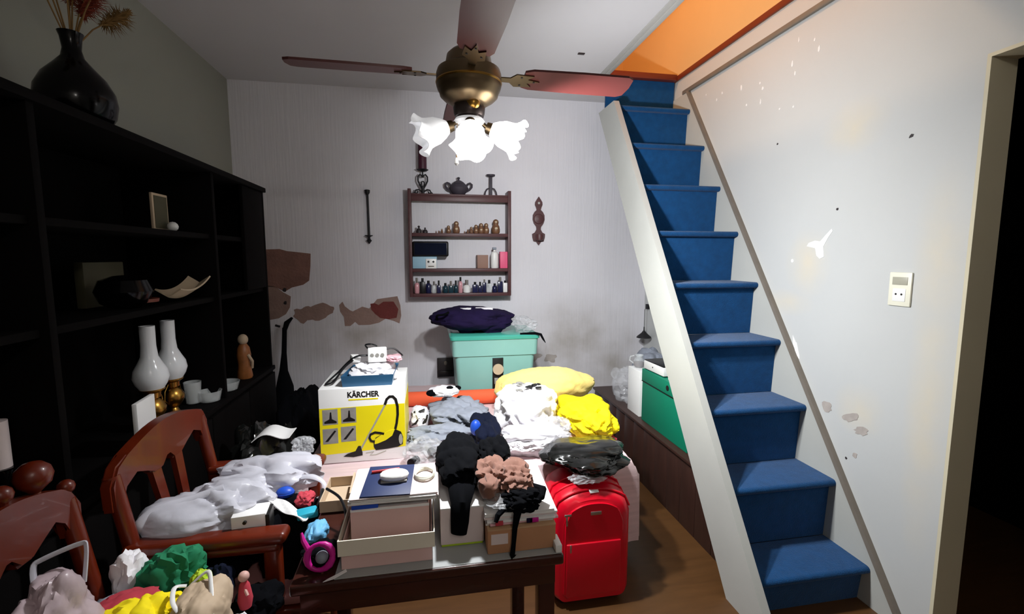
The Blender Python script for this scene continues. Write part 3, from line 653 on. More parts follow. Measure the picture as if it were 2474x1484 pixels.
B().lump((-.89, 1.96, 0), (-.585, 2.42, .66), 9, .3, 5, (.4, 1, .2)).make('body', 'black_shiny', t)
B().sheet(lambda u, v: (-.75 + .15 * u, 2.06 + .12 * v, .665 + .02 * math.sin(5 * u) + .03 * u), 12, 6, .003).make('paper', 'white_paper', t)

t = thing('antenna_rod', 'thin upright dark rod on top of the wall unit far end', 'rod', (-1.25, 2.86, 1.8555))
B().cyl((-1.25, 2.86, 1.8555), (-1.25, 2.86, 1.868), .018, .014, 14).make('foot', 'black_iron', t); B().cyl((-1.25, 2.86, 1.868), (-1.245, 2.86, 1.975), .0035, .0025, 8).make('rod', 'black_iron', t)

# ------------------------------------------------------------------ bed
BX0, BX1, BY0, BY1, BZ = -.56, .93, 1.98, 3.42, .50
bed = thing('bed', 'low bed under a pink and white striped cover against the back', 'bed', (.18, 2.7, 0))
B().box((BX0 + .05, BY0 + .08, .10), (BX1 - .06, BY1 - .01, .26), .01).make('base', 'dark_wood', bed)
for x in (BX0 + .09, BX1 - .12):
    for y in (BY0 + .12, BY1 - .08): B().box((x, y, 0), (x + .05, y + .05, .10), .003).make('leg', 'dark_wood', bed)
B().box((BX0 + .03, BY0 + .04, .26), (BX1 - .03, BY1 - .005, .488), .05, seg=4).make('mattress', 'white_cloth', bed)
def cover(u, v):
    # u across x incl. right drop, v along y incl. front drop
    wx = BX1 - BX0; s_ = u * (wx + .38) ; w = v * (BY1 - BY0 + .40)
    x = BX0 + s_ if s_ < wx else BX1 + .028 * min(1, (s_ - wx) / .06); dz = 0 if s_ < wx else -(s_ - wx)
    yy = w - .40; y = BY0 + yy if yy > 0 else BY0 - .028 * min(1, -yy / .06); dz2 = 0 if yy > 0 else yy
    r = .006 * noise.noise(V((x * 3, y * 3, 1))) + .004 * noise.noise(V((x * 9, y * 9, 4)))
    if dz < 0: x += .02 * noise.noise(V((y * 6, 0, dz * 2))) * min(1, -dz * 6) + .05 * (-dz)
    if dz2 < 0: y += .012 * noise.noise(V((x * 7, 3, dz2 * 2))) * min(1, -dz2 * 6)
    edge = 0
    if s_ < wx and wx - s_ < .05: edge -= (.05 - (wx - s_)) ** 2 * 8
    if 0 < yy < .05: edge -= (.05 - yy) ** 2 * 8
    return (x, y, max(.05, BZ - .004 + r * (1 if dz + dz2 > -.01 else 0) + edge + min(dz, dz2) * 1.0))
B().sheet(cover, 60, 60, .006).make('cover', 'bed_cover', bed, angle=60)

# ------------------------------------------------------------------ things on the bed
# vacuum cleaner carton
KX0, KX1, KY0, KY1, KZ0, KZ1 = -.497, -.117, 2.16, 2.53, .502, .853
kb = thing('vacuum_carton', 'white and yellow vacuum cleaner carton standing on the bed', 'box', (-.307, 2.345, KZ0))
B().box((KX0, KY0, KZ0), (KX1, KY1, KZ1), .003).make('carton', 'box_white', kb)
def kp(px, py): return (KX0 + (px - 772) / 207 * (KX1 - KX0), KZ0 + (1118 - py) / 176 * (KZ1 - KZ0))
def kpoly(name, pts, mat, layer, parent=kb): return B().prism([kp(*p) for p in pts], 'xz', KY0 - .0005 * layer, KY0 + .001).make(name, mat, parent, smooth=False)
def kline(name, pts, r, mat, layer, parent=kb):
    P = [V(kp(*p)) for p in pts]; L_ = []; Rr = []
    for i, p in enumerate(P):
        t_ = (P[min(i + 1, len(P) - 1)] - P[max(i - 1, 0)]).normalized(); n_ = V((-t_.y, t_.x)); L_.append(tuple(p + n_ * r)); Rr.append(tuple(p - n_ * r))
    return B().prism(L_ + Rr[::-1], 'xz', KY0 - .0005 * layer, KY0 + .001).make(name, mat, parent, smooth=False)
yp = kpoly('yellow_panel', [(772.8, 987), (978.5, 984), (978.5, 1088), (772.8, 1097)], 'box_yellow', 1)
B().box((KX1 - .001, KY0 + .002, kp(0, 1088)[1]), (KX1 + .0006, KY1 - .004, kp(0, 984)[1])).make('side_panel', 'box_yellow', kb, smooth=False)
for (x, y) in ((780, 990), (824, 988), (779, 1035), (822, 1032)):
    q = kpoly('picture', [(x, y), (x + 36, y - 1), (x + 36, y + 35), (x, y + 36)], 'print_grey', 2)
    kpoly('nozzle_print', [(x + 4, y + 28), (x + 16, y + 22), (x + 18, y + 6), (x + 21, y + 6), (x + 22, y + 22), (x + 33, y + 28), (x + 33, y + 32), (x + 4, y + 32)] if y < 1010 else [(x + 5, y + 30), (x + 28, y + 4), (x + 32, y + 6), (x + 12, y + 30)], 'print_black', 3, q)
kline('wand', [(866, 1092), (935, 978)], .004, 'print_silver', 3)
kline('hose', [(930, 985), (935, 972), (942, 966), (950, 966), (957, 973), (961, 990), (961, 1010), (958, 1030), (954, 1045)], .0058, 'print_black', 4)
kpoly('floor_head', [(826, 1103), (836, 1097), (855, 1092), (862, 1080), (868, 1080), (872, 1096), (872, 1103), (850, 1106)], 'print_black', 4)
kpoly('vacuum_body', [(900, 1075), (905, 1063), (920, 1056), (940, 1048), (955, 1046), (968, 1052), (973, 1065), (972, 1082), (960, 1088), (935, 1091), (905, 1093), (900, 1085)], 'print_black', 4)
kpoly('vacuum_cover', [(904, 1066), (920, 1056), (940, 1047), (953, 1045), (946, 1060), (930, 1070), (910, 1077), (902, 1078)], 'box_yellow', 5)
kpoly('vacuum_wheel', [(967 + 5 * math.cos(a * .524), 1070 + 13 * math.sin(a * .524)) for a in range(12)], 'print_silver', 5)
kline('hose_ring', [(902, 1072), (894, 1070), (890, 1062), (893, 1054), (904, 1050), (916, 1052), (926, 1055)], .0052, 'print_black', 5)
kline('lead', [(880, 1098), (900, 1096), (890, 1104), (905, 1104), (930, 1096)], .0012, 'print_silver', 3)
cx, cz = kp(878, 958); text_mesh('brand_lettering', 'KÄRCHER', .036, 'print_black', (cx, KY0 - .0006, cz), Euler((R(90), 0, 0)), kb, width=.140, bold=.0012)
kpoly('brand_underline', [(843, 967.5), (914, 967.5), (914, 970.5), (843, 970.5)], 'box_yellow', 2)
# tray, power strip and cables on the carton
KT = KZ1 + .0005
t = thing('tray', 'dark blue plastic tray on top of the vacuum carton', 'tray', (-.29, 2.27, KT))
b = B(); lo = [(-.395, 2.185), (-.175, 2.185), (-.165, 2.40), (-.375, 2.40)]; 
outer = [(-.40, 2.175), (-.165, 2.175), (-.155, 2.41), (-.38, 2.41)]; 
def frus(b, bot, top, z0, z1, th=.004):
    cb = V((sum(p[0] for p in bot) / 4, sum(p[1] for p in bot) / 4)); 
    rings = []
    for (o_, z, k) in ((bot, z0, 0), (top, z1, 0), (top, z1, th), (bot, z0 + th, th)):
        r_ = []
        for p in o_:
            q = V(p); q = q + (cb - q).normalized() * k; r_.append(b.bm.verts.new((q.x, q.y, z)))
        rings.append(r_)
    n = len(bot)
    for i in range(3):
        for j in range(n): b.bm.faces.new((rings[i][j], rings[i][(j + 1) % n], rings[i + 1][(j + 1) % n], rings[i + 1][j]))
    b.bm.faces.new(rings[0][::-1]); b.bm.faces.new(rings[3]); return b
frus(b, lo, outer, KT, KT + .052); b.make('pan', 'blue_tray', t, smooth=False)
o = B().lump((-.365, 2.215, KT + .0045), (-.165, 2.40, KT + .085), 21, .3, 5, sub=4, rough=.25).make('white_towel', 'white_cloth'); tag(o, 'crumpled white cloth in the blue tray under the power strip', 'cloth')
o = B().lump((-.215, 2.26, KT + .087), (-.135, 2.36, KT + .115), 24, .3, 4, sub=4).make('pink_rag', 'pink_cloth'); tag(o, 'small pale pink cloth beside the power strip on the tray', 'cloth')
t = thing('power_strip', 'white multi-socket adapter with black cables on the tray', 'power strip', (-.245, 2.29, KT + .087))
B().box((-.292, 2.275, KT + .087), (-.203, 2.315, KT + .160), .006, rot=Euler((R(-12), 0, R(4)))).make('body', 'white_plastic', t)
for i in range(3): B().cyl((-.270 + i * .024, 2.2705, KT + .125), (-.270 + i * .024, 2.276, KT + .125), .009, seg=14).make('outlet', 'print_grey', t)
def cable(name, pts, r, mat, label=None, parent=None, cat='cable'):
    P = [V(p) for p in pts]; out = []
    for i in range(len(P) - 1):
        p0, p1, p2, p3 = P[max(i - 1, 0)], P[i], P[i + 1], P[min(i + 2, len(P) - 1)]
        for k in range(6):
            s_ = k / 6; out.append(.5 * ((2 * p1) + (-p0 + p2) * s_ + (2 * p0 - 5 * p1 + 4 * p2 - p3) * s_ ** 2 + (-p0 + 3 * p1 - 3 * p2 + p3) * s_ ** 3))
    out.append(P[-1]); o = B().tube(out, r, 8).make(name, mat, parent)
    if label: tag(o, label, cat)
    return o
cable('cable', [(-.285, 2.29, KT + .15), (-.30, 2.28, KT + .175), (-.27, 2.27, KT + .18), (-.25, 2.30, KT + .165)], .004, 'black_plastic', None, t)
cable('cable', [(-.21, 2.29, KT + .15), (-.17, 2.30, KT + .15), (-.14, 2.30, KT + .125), (-.13, 2.31, KT + .112)], .004, 'black_plastic', None, t)
cable('cable', [(-.29, 2.30, KT + .12), (-.34, 2.29, KT + .12), (-.385, 2.31, KT + .09), (-.43, 2.30, KT + .045), (-.47, 2.26, KT + .012), (-.475, 2.22, KT + .006), (-.44, 2.22, KT + .02), (-.40, 2.28, KT + .07), (-.36, 2.30, KT + .1)], .0045, 'black_plastic', None, t)
o = B().box((-.375, 2.30, KT + .088), (-.335, 2.345, KT + .118), .005, rot=Euler((.2, .1, .5))).make('charger', 'white_plastic'); tag(o, 'small white plug charger lying left of the power strip', 'charger')
# orange foam roll across the bed
o = B().tube([(-.56, 2.955, BZ + .052), (-.2, 2.94, BZ + .05), (.2, 2.915, BZ + .05), (.62, 2.905, BZ + .05), (.92, 2.93, BZ + .052)], .045, 20).make('foam_roll', 'orange_foam'); tag(o, 'long orange foam roll lying across the bed before the bin', 'foam roll')
# teal storage bin
t = thing('storage_bin', 'teal plastic storage bin with black label standing on the bed', 'storage bin', (.435, 3.2, BZ))
def ring4(cx, cy, hx, hy, r=.03, n=5):
    o_ = []
    for (sx, sy, a0) in ((1, 1, 0), (-1, 1, 90), (-1, -1, 180), (1, -1, 270)):
        for i in range(n + 1):
            a = R(a0 + 90 * i / n); o_.append((cx + sx * (hx - r) + r * math.cos(a), cy + sy * (hy - r) + r * math.sin(a)))
    return o_
def loft(b, rings):
    vv = [[b.bm.verts.new((x, y, z)) for x, y in ring] for ring, z in rings]; n = len(vv[0])
    for i in range(len(vv) - 1):
        for j in range(n): b.bm.faces.new((vv[i][j], vv[i][(j + 1) % n], vv[i + 1][(j + 1) % n], vv[i + 1][j]))
    b.bm.faces.new(vv[0][::-1]); b.bm.faces.new(vv[-1]); return b
bc = (.436, 3.21); z0 = BZ + .004
loft(B(), [(ring4(*bc, .245, .185), z0), (ring4(*bc, .252, .19), z0 + .02), (ring4(*bc, .268, .202), z0 + .285), (ring4(*bc, .285, .212), z0 + .292), (ring4(*bc, .29, .216), z0 + .39), (ring4(*bc, .293, .218), z0 + .40)]).make('tub', 'teal_plastic', t)
loft(B(), [(ring4(*bc, .292, .217), z0 + .399), (ring4(*bc, .300, .224), z0 + .402), (ring4(*bc, .302, .226), z0 + .42), (ring4(*bc, .29, .216), z0 + .428)]).make('lid', 'teal_lid', t)
lb = B().box((.414, 3.002, z0 + .03), (.486, 3.012, z0 + .275), .001).make('label', 'print_black', t)
# lean the label with the tub wall
for v in lb.data.vertices: v.co.y -= (v.co.z - z0) * .045 - .007
lc = B().cyl((.450, 2.985, z0 + .2), (.450, 3.004, z0 + .2), .036, seg=28).make('label_disc', 'doll_cream', t)
B().box((.425, 2.99, z0 + .10), (.45, 3.004, z0 + .14), .001).make('label_print', 'print_grey', lb); B().cyl((.466, 2.99, z0 + .115), (.466, 3.005, z0 + .115), .013, seg=16).make('label_print', 'white_paper', lb); B().box((.44, 2.99, z0 + .05), (.475, 3.006, z0 + .075), .001).make('label_print', 'white_paper', lb)
t = thing('cloth_bag', 'dark purple soft bag with pale markings on the teal bin', 'bag', (.33, 3.2, z0 + .4285))
b = B().lump((.05, 3.03, z0 + .4285), (.60, 3.40, z0 + .605), 5, .14, 4, (.3, 1, .4), power=2.2); b.make('body', 'purple_cloth', t)
for (x, y, rx) in ((.255, 3.13, .042), (.375, 3.13, .055)):
    pp = B().prism(wobble(x, y, rx, .022, x * 9, 16, rot=-.3), 'xy', z0 + .565, z0 + .600).make('marking', 'white_cloth', t)
cable('strap', [(.06, 3.12, z0 + .52), (.055, 3.05, z0 + .56), (.10, 3.03, z0 + .57), (.13, 3.06, z0 + .58)], .008, 'black_cloth', None, t)
o = B().lump((.585, 3.05, z0 + .4285), (.735, 3.32, z0 + .52), 15, .5, 6, sub=4, rough=.3).make('clear_bag', 'clear_bag'); tag(o, 'crumpled clear plastic bag at right end of the bin lid', 'plastic bag')
o = B().tube([(.60, 3.0, z0 + .434), (.70, 2.985, z0 + .438), (.735, 2.97, z0 + .43), (.75, 2.965, z0 + .40), (.765, 2.96, z0 + .375)], [.006, .008, .009, .007, .002], 8).make('strap', 'black_cloth'); tag(o, 'black strap end hanging over the right of the bin lid', 'strap')
# pillow and clothes on the bed
o = B().lump((.40, 2.58, BZ + .002), (1.0, 2.86, BZ + .275), 31, .06, 3, (1, .5, 0), power=2.0, rough=.12).make('pillow', 'pale_yellow'); tag(o, 'big pale yellow pillow on the bed before the teal bin', 'pillow')
o = B().lump((.69, 2.08, BZ + .004), (.95, 2.53, BZ + .185), 33, .22, 4, (.6, .8, .3), rough=.2).make('yellow_garment', 'bright_yellow'); tag(o, 'bright yellow crumpled garment at the right edge of the bed', 'clothes')
o = B().lump((.80, 2.10, BZ + .004), (.925, 2.22, BZ + .05), 34, .3, 4, sub=4).make('pink_garment', 'red_cloth'); tag(o, 'small red-pink cloth peeping out below the yellow garment', 'clothes')
def shirt(name, lo, hi, seed, mat, label, prints, fold=.26, rough=.2, axis=(.8, .5, .4), sub=5):
    t = thing(name, label, 'clothes', ((lo[0] + hi[0]) / 2, (lo[1] + hi[1]) / 2, lo[2]))
    b = B().lump(lo, hi, seed, fold, 5, axis, sub=sub, rough=rough); bm = b.bm
    b.bm.verts.ensure_lookup_table(); pts = [(v.co.copy(), v.normal.copy()) for v in b.bm.verts]
    b.make('fabric', mat, t, angle=70)
    for (fx, fy, r, m_) in prints:
        x = lo[0] + (hi[0] - lo[0]) * fx; y = lo[1] + (hi[1] - lo[1]) * fy
        best = max((p for p, n in pts if abs(p.x - x) < .03 and abs(p.y - y) < .03), key=lambda p: p.z, default=None)
        if best is None: continue
        pb = B(); rr = random.Random(seed + fx * 99)
        for k in range(7):
            a = rr.random() * 6.28; q = best + V((math.cos(a), math.sin(a), 0)) * r * rr.random()
            nb = min((p for p, n in pts), key=lambda p: (p - q).length)
            pb.sphere(nb, r * (.18 + .2 * rr.random()), 2, (1.2, 1, .25))
        pb.make('print', m_, t)
    return t
shirt('white_shirt', (.36, 2.245, BZ + .004), (.665, 2.55, BZ + .25), 41, 'white_cloth', 'heap of white printed t-shirts in the middle of the bed', [(.45, .75, .05, 'print_grey'), (.55, .4, .05, 'print_black'), (.3, .3, .03, 'print_grey')])
o = B().lump((.34, 2.02, BZ + .004), (.66, 2.235, BZ + .12), 43, .28, 5, (.5, .9, .2)).make('white_garment', 'white_cloth'); tag(o, 'low white crumpled garment in front of the t-shirt heap', 'clothes')
o = B().lump((.50, 2.03, BZ + .115), (.66, 2.2, BZ + .16), 45, .5, 6, sub=4, rough=.3).make('clear_bag', 'clear_bag'); tag(o, 'crumpled clear plastic bag lying on the white garments', 'plastic bag')
shirt('grey_garment', (.0, 2.37, BZ + .004), (.30, 2.74, BZ + .14), 47, 'grey_cloth', 'crumpled grey melange sweater behind the black garments on bed', [(.5, .85, .035, 'print_black')], fold=.35, rough=.28)
o = B().lump((-.10, 2.21, BZ + .004), (.20, 2.38, BZ + .095), 49, .35, 5, (.3, 1, .2), rough=.25).make('grey_garment', 'grey_cloth'); tag(o, 'flat grey trousers heap in front of the grey sweater', 'clothes')
t = thing('printed_cloth', 'small black and white patterned cloth beside the vacuum carton', 'clothes', (-.08, 2.55, BZ))
B().lump((-.11, 2.50, BZ + .004), (-.005, 2.64, BZ + .11), 51, .3, 4, sub=4).make('fabric', 'white_cloth', t)
for (p, q) in (((-.10, 2.515, .53), (-.06, 2.50, .575)), ((-.05, 2.50, .535), (-.015, 2.515, .585)), ((-.09, 2.53, .60), (-.03, 2.53, .612))): B().tube([p, V(p).lerp(V(q), .5) + V((.004, -.004, -.006)), q], [.006, .013, .007], 10, flat=.6).make('band', 'print_black', t)
t = thing('patched_cloth', 'white cloth with black patches lying on the grey sweater', 'clothes', (.06, 2.66, BZ + .1))
B().lump((.0, 2.62, BZ + .143), (.17, 2.75, BZ + .19), 53, .25, 4, sub=4).make('fabric', 'white_cloth', t)
for (x, y, z, r) in ((.01, 2.645, .668, .03), (.115, 2.67, .685, .02), (.16, 2.70, .675, .022)): B().sphere((x, y, z), r, 2, (1.1, 1.2, .6)).make('patch', 'black_cloth', t)
bg = shirt('blue_garment', (.205, 2.05, BZ + .004), (.335, 2.365, BZ + .15), 58, 'navy', 'dark navy garment spread between grey and white clothes', [], fold=.2, rough=.3, axis=(1, .5, .1))
o = B().sphere((.215, 2.17, BZ + .125), .036, 3, (.75, .7, 1.1)).make('blue_lining', 'blue_plastic', bg)
t = thing('bottle_bag', 'clear plastic bag holding two black-capped bottles by the carton', 'plastic bag', (-.04, 2.12, BZ))
B().lump((-.112, 2.01, BZ + .004), (.05, 2.20, BZ + .10), 57, .45, 6, sub=4, rough=.3).make('bag', 'clear_bag', t)
for (x, y, a) in ((-.066, 2.06, -.5), (.0, 2.14, .3)):
    q = V((math.sin(a), -math.cos(a), .1)).normalized(); c = V((x, y, BZ + .034)); B().cyl(c - q * .0, c + q * .05, .019, seg=16).make('cap', 'black_plastic', t); B().cyl(c - q * .07, c, .022, seg=16).make('bottle', 'glass', t)

# ------------------------------------------------------------------ red suitcase in front of the bed
SXa, SXb, SYa, SYb = .487, .815, 1.705, 1.935
su = thing('suitcase', 'bright red soft suitcase standing upright beside the bed', 'suitcase', (.65, 1.82, 0))
def sil(hx, top, r, n=8, bot=.03):
    cx = (SXa + SXb) / 2; o_ = []
    o_ += [(cx + hx - r + r * math.cos(R(-90 + 90 * i / n)), bot + r + r * math.sin(R(-90 + 90 * i / n))) for i in range(n + 1)]
    k = 16
    for i in range(k + 1):
        u = -1 + 2 * i / k; x = cx - u * hx
        o_.append((x, top - .055 * abs(u) ** 2.4 - (.03 if abs(u) == 1 else 0)))
    o_ += [(cx - hx + r + r * math.cos(R(180 + 90 * i / n)), bot + r + r * math.sin(R(180 + 90 * i / n))) for i in range(n + 1)]
    return o_
b = B(); hx = (SXb - SXa) / 2
rings = [(sil(hx - .02, .465, .03), SYa + .0), (sil(hx - .004, .485, .035), SYa + .018), (sil(hx, .50, .035), SYa + .05), (sil(hx, .525, .035), SYb - .05), (sil(hx - .004, .52, .035), SYb - .015), (sil(hx - .02, .50, .03), SYb)]
vv = [[b.bm.verts.new((x, y, z)) for x, z in ring] for ring, y in rings]; n = len(vv[0])
for i in range(len(vv) - 1):
    for j in range(n): b.bm.faces.new((vv[i][j], vv[i][(j + 1) % n], vv[i + 1][(j + 1) % n], vv[i + 1][j]))
b.bm.faces.new(vv[0]); b.bm.faces.new(vv[-1][::-1]); b.make('body', 'suitcase_red', su)
cx = (SXa + SXb) / 2
for dy_ in (.028, .075, .12): B().tube([(x, SYa + dy_, z + .001) for x, z in sil(hx + .0005, .488 + dy_ * .24, .035)[9:26]], .0045, 8).make('piping', 'suitcase_red', su)
fp = B().prism(sil(hx - .035, .452, .02, bot=.05), 'xz', SYa - .010, SYa + .002); bmesh.ops.bevel(fp.bm, geom=[e for e in fp.bm.edges if all(abs(v.co.y - (SYa - .01)) < 1e-5 for v in e.verts)], offset=.008, segments=3, affect='EDGES'); pk = fp.make('front_pocket', 'suitcase_red', su)
fp = B().box((cx - hx + .045, SYa - .017, .06), (cx + hx - .05, SYa - .008, .29), .007, seg=3).make('lower_pocket', 'suitcase_red', su)
B().box((cx - .018, SYa - .0125, .405), (cx + .028, SYa - .0095, .42), .002).make('badge', 'chrome', su)
zp = B().box((cx - hx + .035, SYa - .013, .408), (cx - hx + .065, SYa - .0095, .418), .002).make('zip_slider', 'chrome', su); B().box((cx - hx + .042, SYa - .013, .368), (cx - hx + .05, SYa - .0095, .408), .002).make('zip_pull', 'chrome', zp)
B().box((cx - hx + .058, SYa - .020, .255), (cx - hx + .065, SYa - .016, .29), .002).make('zip_pull', 'chrome', fp)
for x in (cx - hx + .05, cx + hx - .05):
    for y in (SYa + .04, SYb - .04): B().cyl((x - .012, y, .018), (x + .012, y, .018), .018, seg=16).make('wheel', 'black_plastic', su)
B().tube([(cx - .06, SYa + .09, .512), (cx - .055, SYa + .09, .53), (cx, SYa + .09, .535), (cx + .055, SYa + .09, .53), (cx + .06, SYa + .09, .51)], .008, 8).make('handle', 'suitcase_red', su)
o = B().box((cx - .015, SYa + .012, .49), (cx + .025, SYa + .032, .4935), .001, rot=Euler((R(35), 0, .1))).make('luggage_tag', 'white_paper', su)
t = thing('black_bag', 'shiny black plastic bag lying on top of the red suitcase', 'plastic bag', (.68, 1.87, .53))
B().lump((.51, 1.735, .5385), (.85, 2.03, .625), 64, .16, 2.2, (.25, 1, .3), rough=.25, power=2.6).make('body', 'black_shiny', t)
o = B().lump((.56, 1.712, .528), (.70, 1.76, .560), 63, .5, 6, sub=4).make('clear_bag', 'clear_bag'); tag(o, 'clear plastic wrap under the black bag on the suitcase', 'plastic bag')

# ------------------------------------------------------------------ small desk in the foreground
DX0, DX1, DYa, DYb, DT = -.335, .335, 1.085, 1.58, .68
dk = thing('desk', 'small dark brown glossy desk crowded with boxes in front', 'desk', (0, 1.33, 0))
B().box((DX0, DYa, DT - .028), (DX1, DYb, DT), .006, seg=3).make('top', 'desk_wood', dk)
B().box((DX0 + .02, DYa + .012, DT - .085), (DX1 - .02, DYa + .03, DT - .028), .002).make('apron', 'desk_wood', dk)
for x in (DX0 + .02, DX1 - .038): B().box((x, DYa + .03, DT - .085), (x + .018, DYb - .02, DT - .028), .002).make('side_rail', 'desk_wood', dk)
for x in (DX0 + .015, DX1 - .06):
    for y in (DYa + .03, DYb - .07): B().box((x, y, 0), (x + .045, y + .045, DT - .028), .004).make('leg', 'desk_wood', dk)
o = B().box((DX0 + .10, DYa + .006, DT + .0005), (DX1 - .004, DYb - .02, DT + .003), .001).make('glass_pane', 'glass', dk)
G = DT + .0035
o = B().box((DX1 - .022, DYa + .004, G), (DX1 - .004, DYa + .055, G + .022), .003).make('corner_guard', 'white_plastic'); tag(o, 'small white plastic corner piece at the desk front right', 'corner guard')
# shoebox stack
def open_box(b, lo, hi, th=.003):
    x0, y0, z0 = lo; x1, y1, z1 = hi
    b.box((x0, y0, z0), (x1, y1, z0 + th)); b.box((x0, y0, z0 + th), (x1, y0 + th, z1)); b.box((x0, y1 - th, z0 + th), (x1, y1, z1)); b.box((x0, y0 + th, z0 + th), (x0 + th, y1 - th, z1)); b.box((x1 - th, y0 + th, z0 + th), (x1, y1 - th, z1)); return b
t = thing('shoebox', 'large cream and pinkish shoebox on the desk holding a pink box', 'box', (-.112, 1.24, G))
open_box(B(), (-.222, 1.122, G), (-.002, 1.372, G + .060)).make('body', 'shoebox_pink', t, smooth=False)
b = B(); x0, x1, y0, y1, z0, z1 = -.229, .005, 1.116, 1.379, G + .038, G + .078
b.box((x0, y0, z0), (x1, y0 + .003, z1)); b.box((x0, y1 - .003, z0), (x1, y1, z1)); b.box((x0, y0 + .003, z0), (x0 + .003, y1 - .003, z1)); b.box((x1 - .003, y0 + .003, z0), (x1, y1 - .003, z1)); b.make('rim', 'shoebox_cream', t, smooth=False)
B().box((-.219, 1.125, G + .0032), (-.005, 1.369, G + .03)).make('insert', 'kraft', t)
PZ = G + .0305
t = thing('pink_box', 'pink lidless carton standing inside the cream shoebox', 'box', (-.105, 1.27, PZ))
open_box(B(), (-.205, 1.170, PZ), (-.008, 1.362, PZ + .096)).make('walls', 'shoebox_pink', t, smooth=False)
B().box((-.2052, 1.1695, PZ + .089), (-.0078, 1.1705, PZ + .0962)).make('lip', 'white_paper', t); B().box((-.2, 1.175, PZ + .0035), (-.013, 1.357, PZ + .09)).make('contents', 'white_paper', t)
PP = PZ + .0968
o = B().box((-.203, 1.166, PP), (-.138, 1.34, PP + .010), .001, rot=.02).make('blue_folder', 'blue_plastic'); tag(o, 'bright blue folder edge under the papers on the pink box', 'folder')
t = thing('paper_stack', 'uneven stack of white papers and envelopes on the shoebox', 'papers', (-.1, 1.25, PP + .0105))
for i in range(7):
    rr = random.Random(i + 3); w = rr.uniform(-.006, .006)
    B().box((-.206 + w, 1.166 + rr.uniform(-.004, .006), PP + .0106 + i * .0026), (.014 + w, 1.346 + rr.uniform(-.006, .004), PP + .0130 + i * .0026), .0004, rot=rr.uniform(-.025, .025)).make('sheet', 'white_paper' if i % 3 else 'paleboard', t, smooth=False)
PT = PP + .0106 + 7 * .0026
o = B().box((-.178, 1.165, PT), (-.052, 1.338, PT + .004), .001, rot=-.04).make('notebook', 'notebook_navy'); tag(o, 'navy blue notebook cover under the white computer mouse', 'notebook')
t = thing('computer_mouse', 'smooth white computer mouse lying on the navy notebook', 'mouse', (-.1, 1.25, PT + .0045))
b = B().lump((-.139, 1.222, PT + .0045), (-.062, 1.277, PT + .029), 1, 0, 1, sub=4, rough=0, power=2.3); b.make('shell', 'white_plastic', t)
B().box((-.135, 1.226, PT + .0046), (-.066, 1.273, PT + .010), .002).make('base', 'print_grey', t)
o = B().tube([(-.165, 1.295, PT + .008), (-.09, 1.305, PT + .008)], .004, 8).make('pen', 'red_plastic'); tag(o, 'red pen lying behind the white computer mouse', 'pen')
t = thing('cable_coil', 'coiled white cable lying beside the navy notebook', 'cable', (-.018, 1.26, PT + .001))
b = B(); b.tube([(-.018 + (.026 - .002 * math.sin(a * .37)) * math.cos(a * .35), 1.265 + (.034 + .003 * math.cos(a * .51)) * math.sin(a * .35), PT + .003 + .0016 * (a / 18) + .001 * math.sin(a)) for a in range(76)], .0023, 6); b.make('loops', 'ivory', t)
# long white box
t = thing('long_box', 'long narrow white box lying between the shoebox and cardboard box', 'box', (.077, 1.35, G))
B().box((.021, 1.166, G + .006), (.135, 1.535, G + .108), .002).make('lid', 'paleboard', t); B().box((.023, 1.168, G), (.133, 1.533, G + .0065), .001).make('bottom_edge', 'lime_cloth', t); B().box((.0205, 1.1655, G + .104), (.1355, 1.5355, G + .1085), .001).make('rim', 'white_paper', t)
LZ = G + .109
t = thing('black_garment', 'black knitted garment draped over the long white box', 'clothes', (.08, 1.35, LZ))
B().lump((.022, 1.22, LZ), (.150, 1.52, LZ + .085), 71, .22, 4, (.4, 1, .2), rough=.2).make('fabric', 'black_cloth', t)
B().tube([(.085, 1.28, LZ + .03), (.080, 1.21, LZ + .022), (.074, 1.165, LZ + .008), (.070, 1.1475, LZ - .03), (.067, 1.1475, LZ - .062)], [.04, .036, .026, .024, .021], 14, flat=.5).make('sleeve', 'black_cloth', t)
# cardboard box with papers and lingerie
t = thing('cardboard_box', 'brown cardboard box with a white address label on the desk', 'box', (.228, 1.26, G))
B().box((.139, 1.115, G), (.320, 1.40, G + .066), .002).make('carton', 'cardboard', t); B().box((.148, 1.1135, G + .026), (.192, 1.1155, G + .054)).make('address_label', 'paleboard', t)
B().box((.139, 1.114, G + .063), (.3205, 1.401, G + .0668), .001).make('top_flap', 'cardboard_pale', t)
CZ = G + .0672
t = thing('magazine_pile', 'pile of white magazines on the brown cardboard box', 'magazines', (.23, 1.28, CZ))
for i in range(6):
    rr = random.Random(i + 40)
    B().box((.140 + rr.uniform(-.008, .01), 1.120 + rr.uniform(0, .015), CZ + i * .006), (.327 + rr.uniform(-.006, .008), 1.43, CZ + i * .006 + .0055), .001, rot=rr.uniform(-.06, .06)).make('magazine', ['white_paper', 'pink_cloth', 'white_paper', 'paleboard', 'white_paper', 'white_paper'][i], t, smooth=False)
for (x, y, r_, m_) in ((.262, 1.121, .012, 'magenta'), (.25, 1.121, .008, 'purple_cloth'), (.17, 1.121, .01, 'red_cloth')): B().box((x - r_, 1.116, CZ + .008), (x + r_, 1.1195, CZ + .020), .001).make('cover_print', m_, t)
MZ = CZ + .0365
o = B().lump((.145, 1.118, MZ), (.262, 1.20, MZ + .03), 73, .5, 6, sub=4, rough=.25).make('clear_bag', 'clear_bag'); tag(o, 'small clear plastic wrapper at the front of the magazine pile', 'plastic bag')
t = thing('brown_bra', 'crumpled brown satin garment on the magazine pile', 'clothes', (.2, 1.27, MZ))
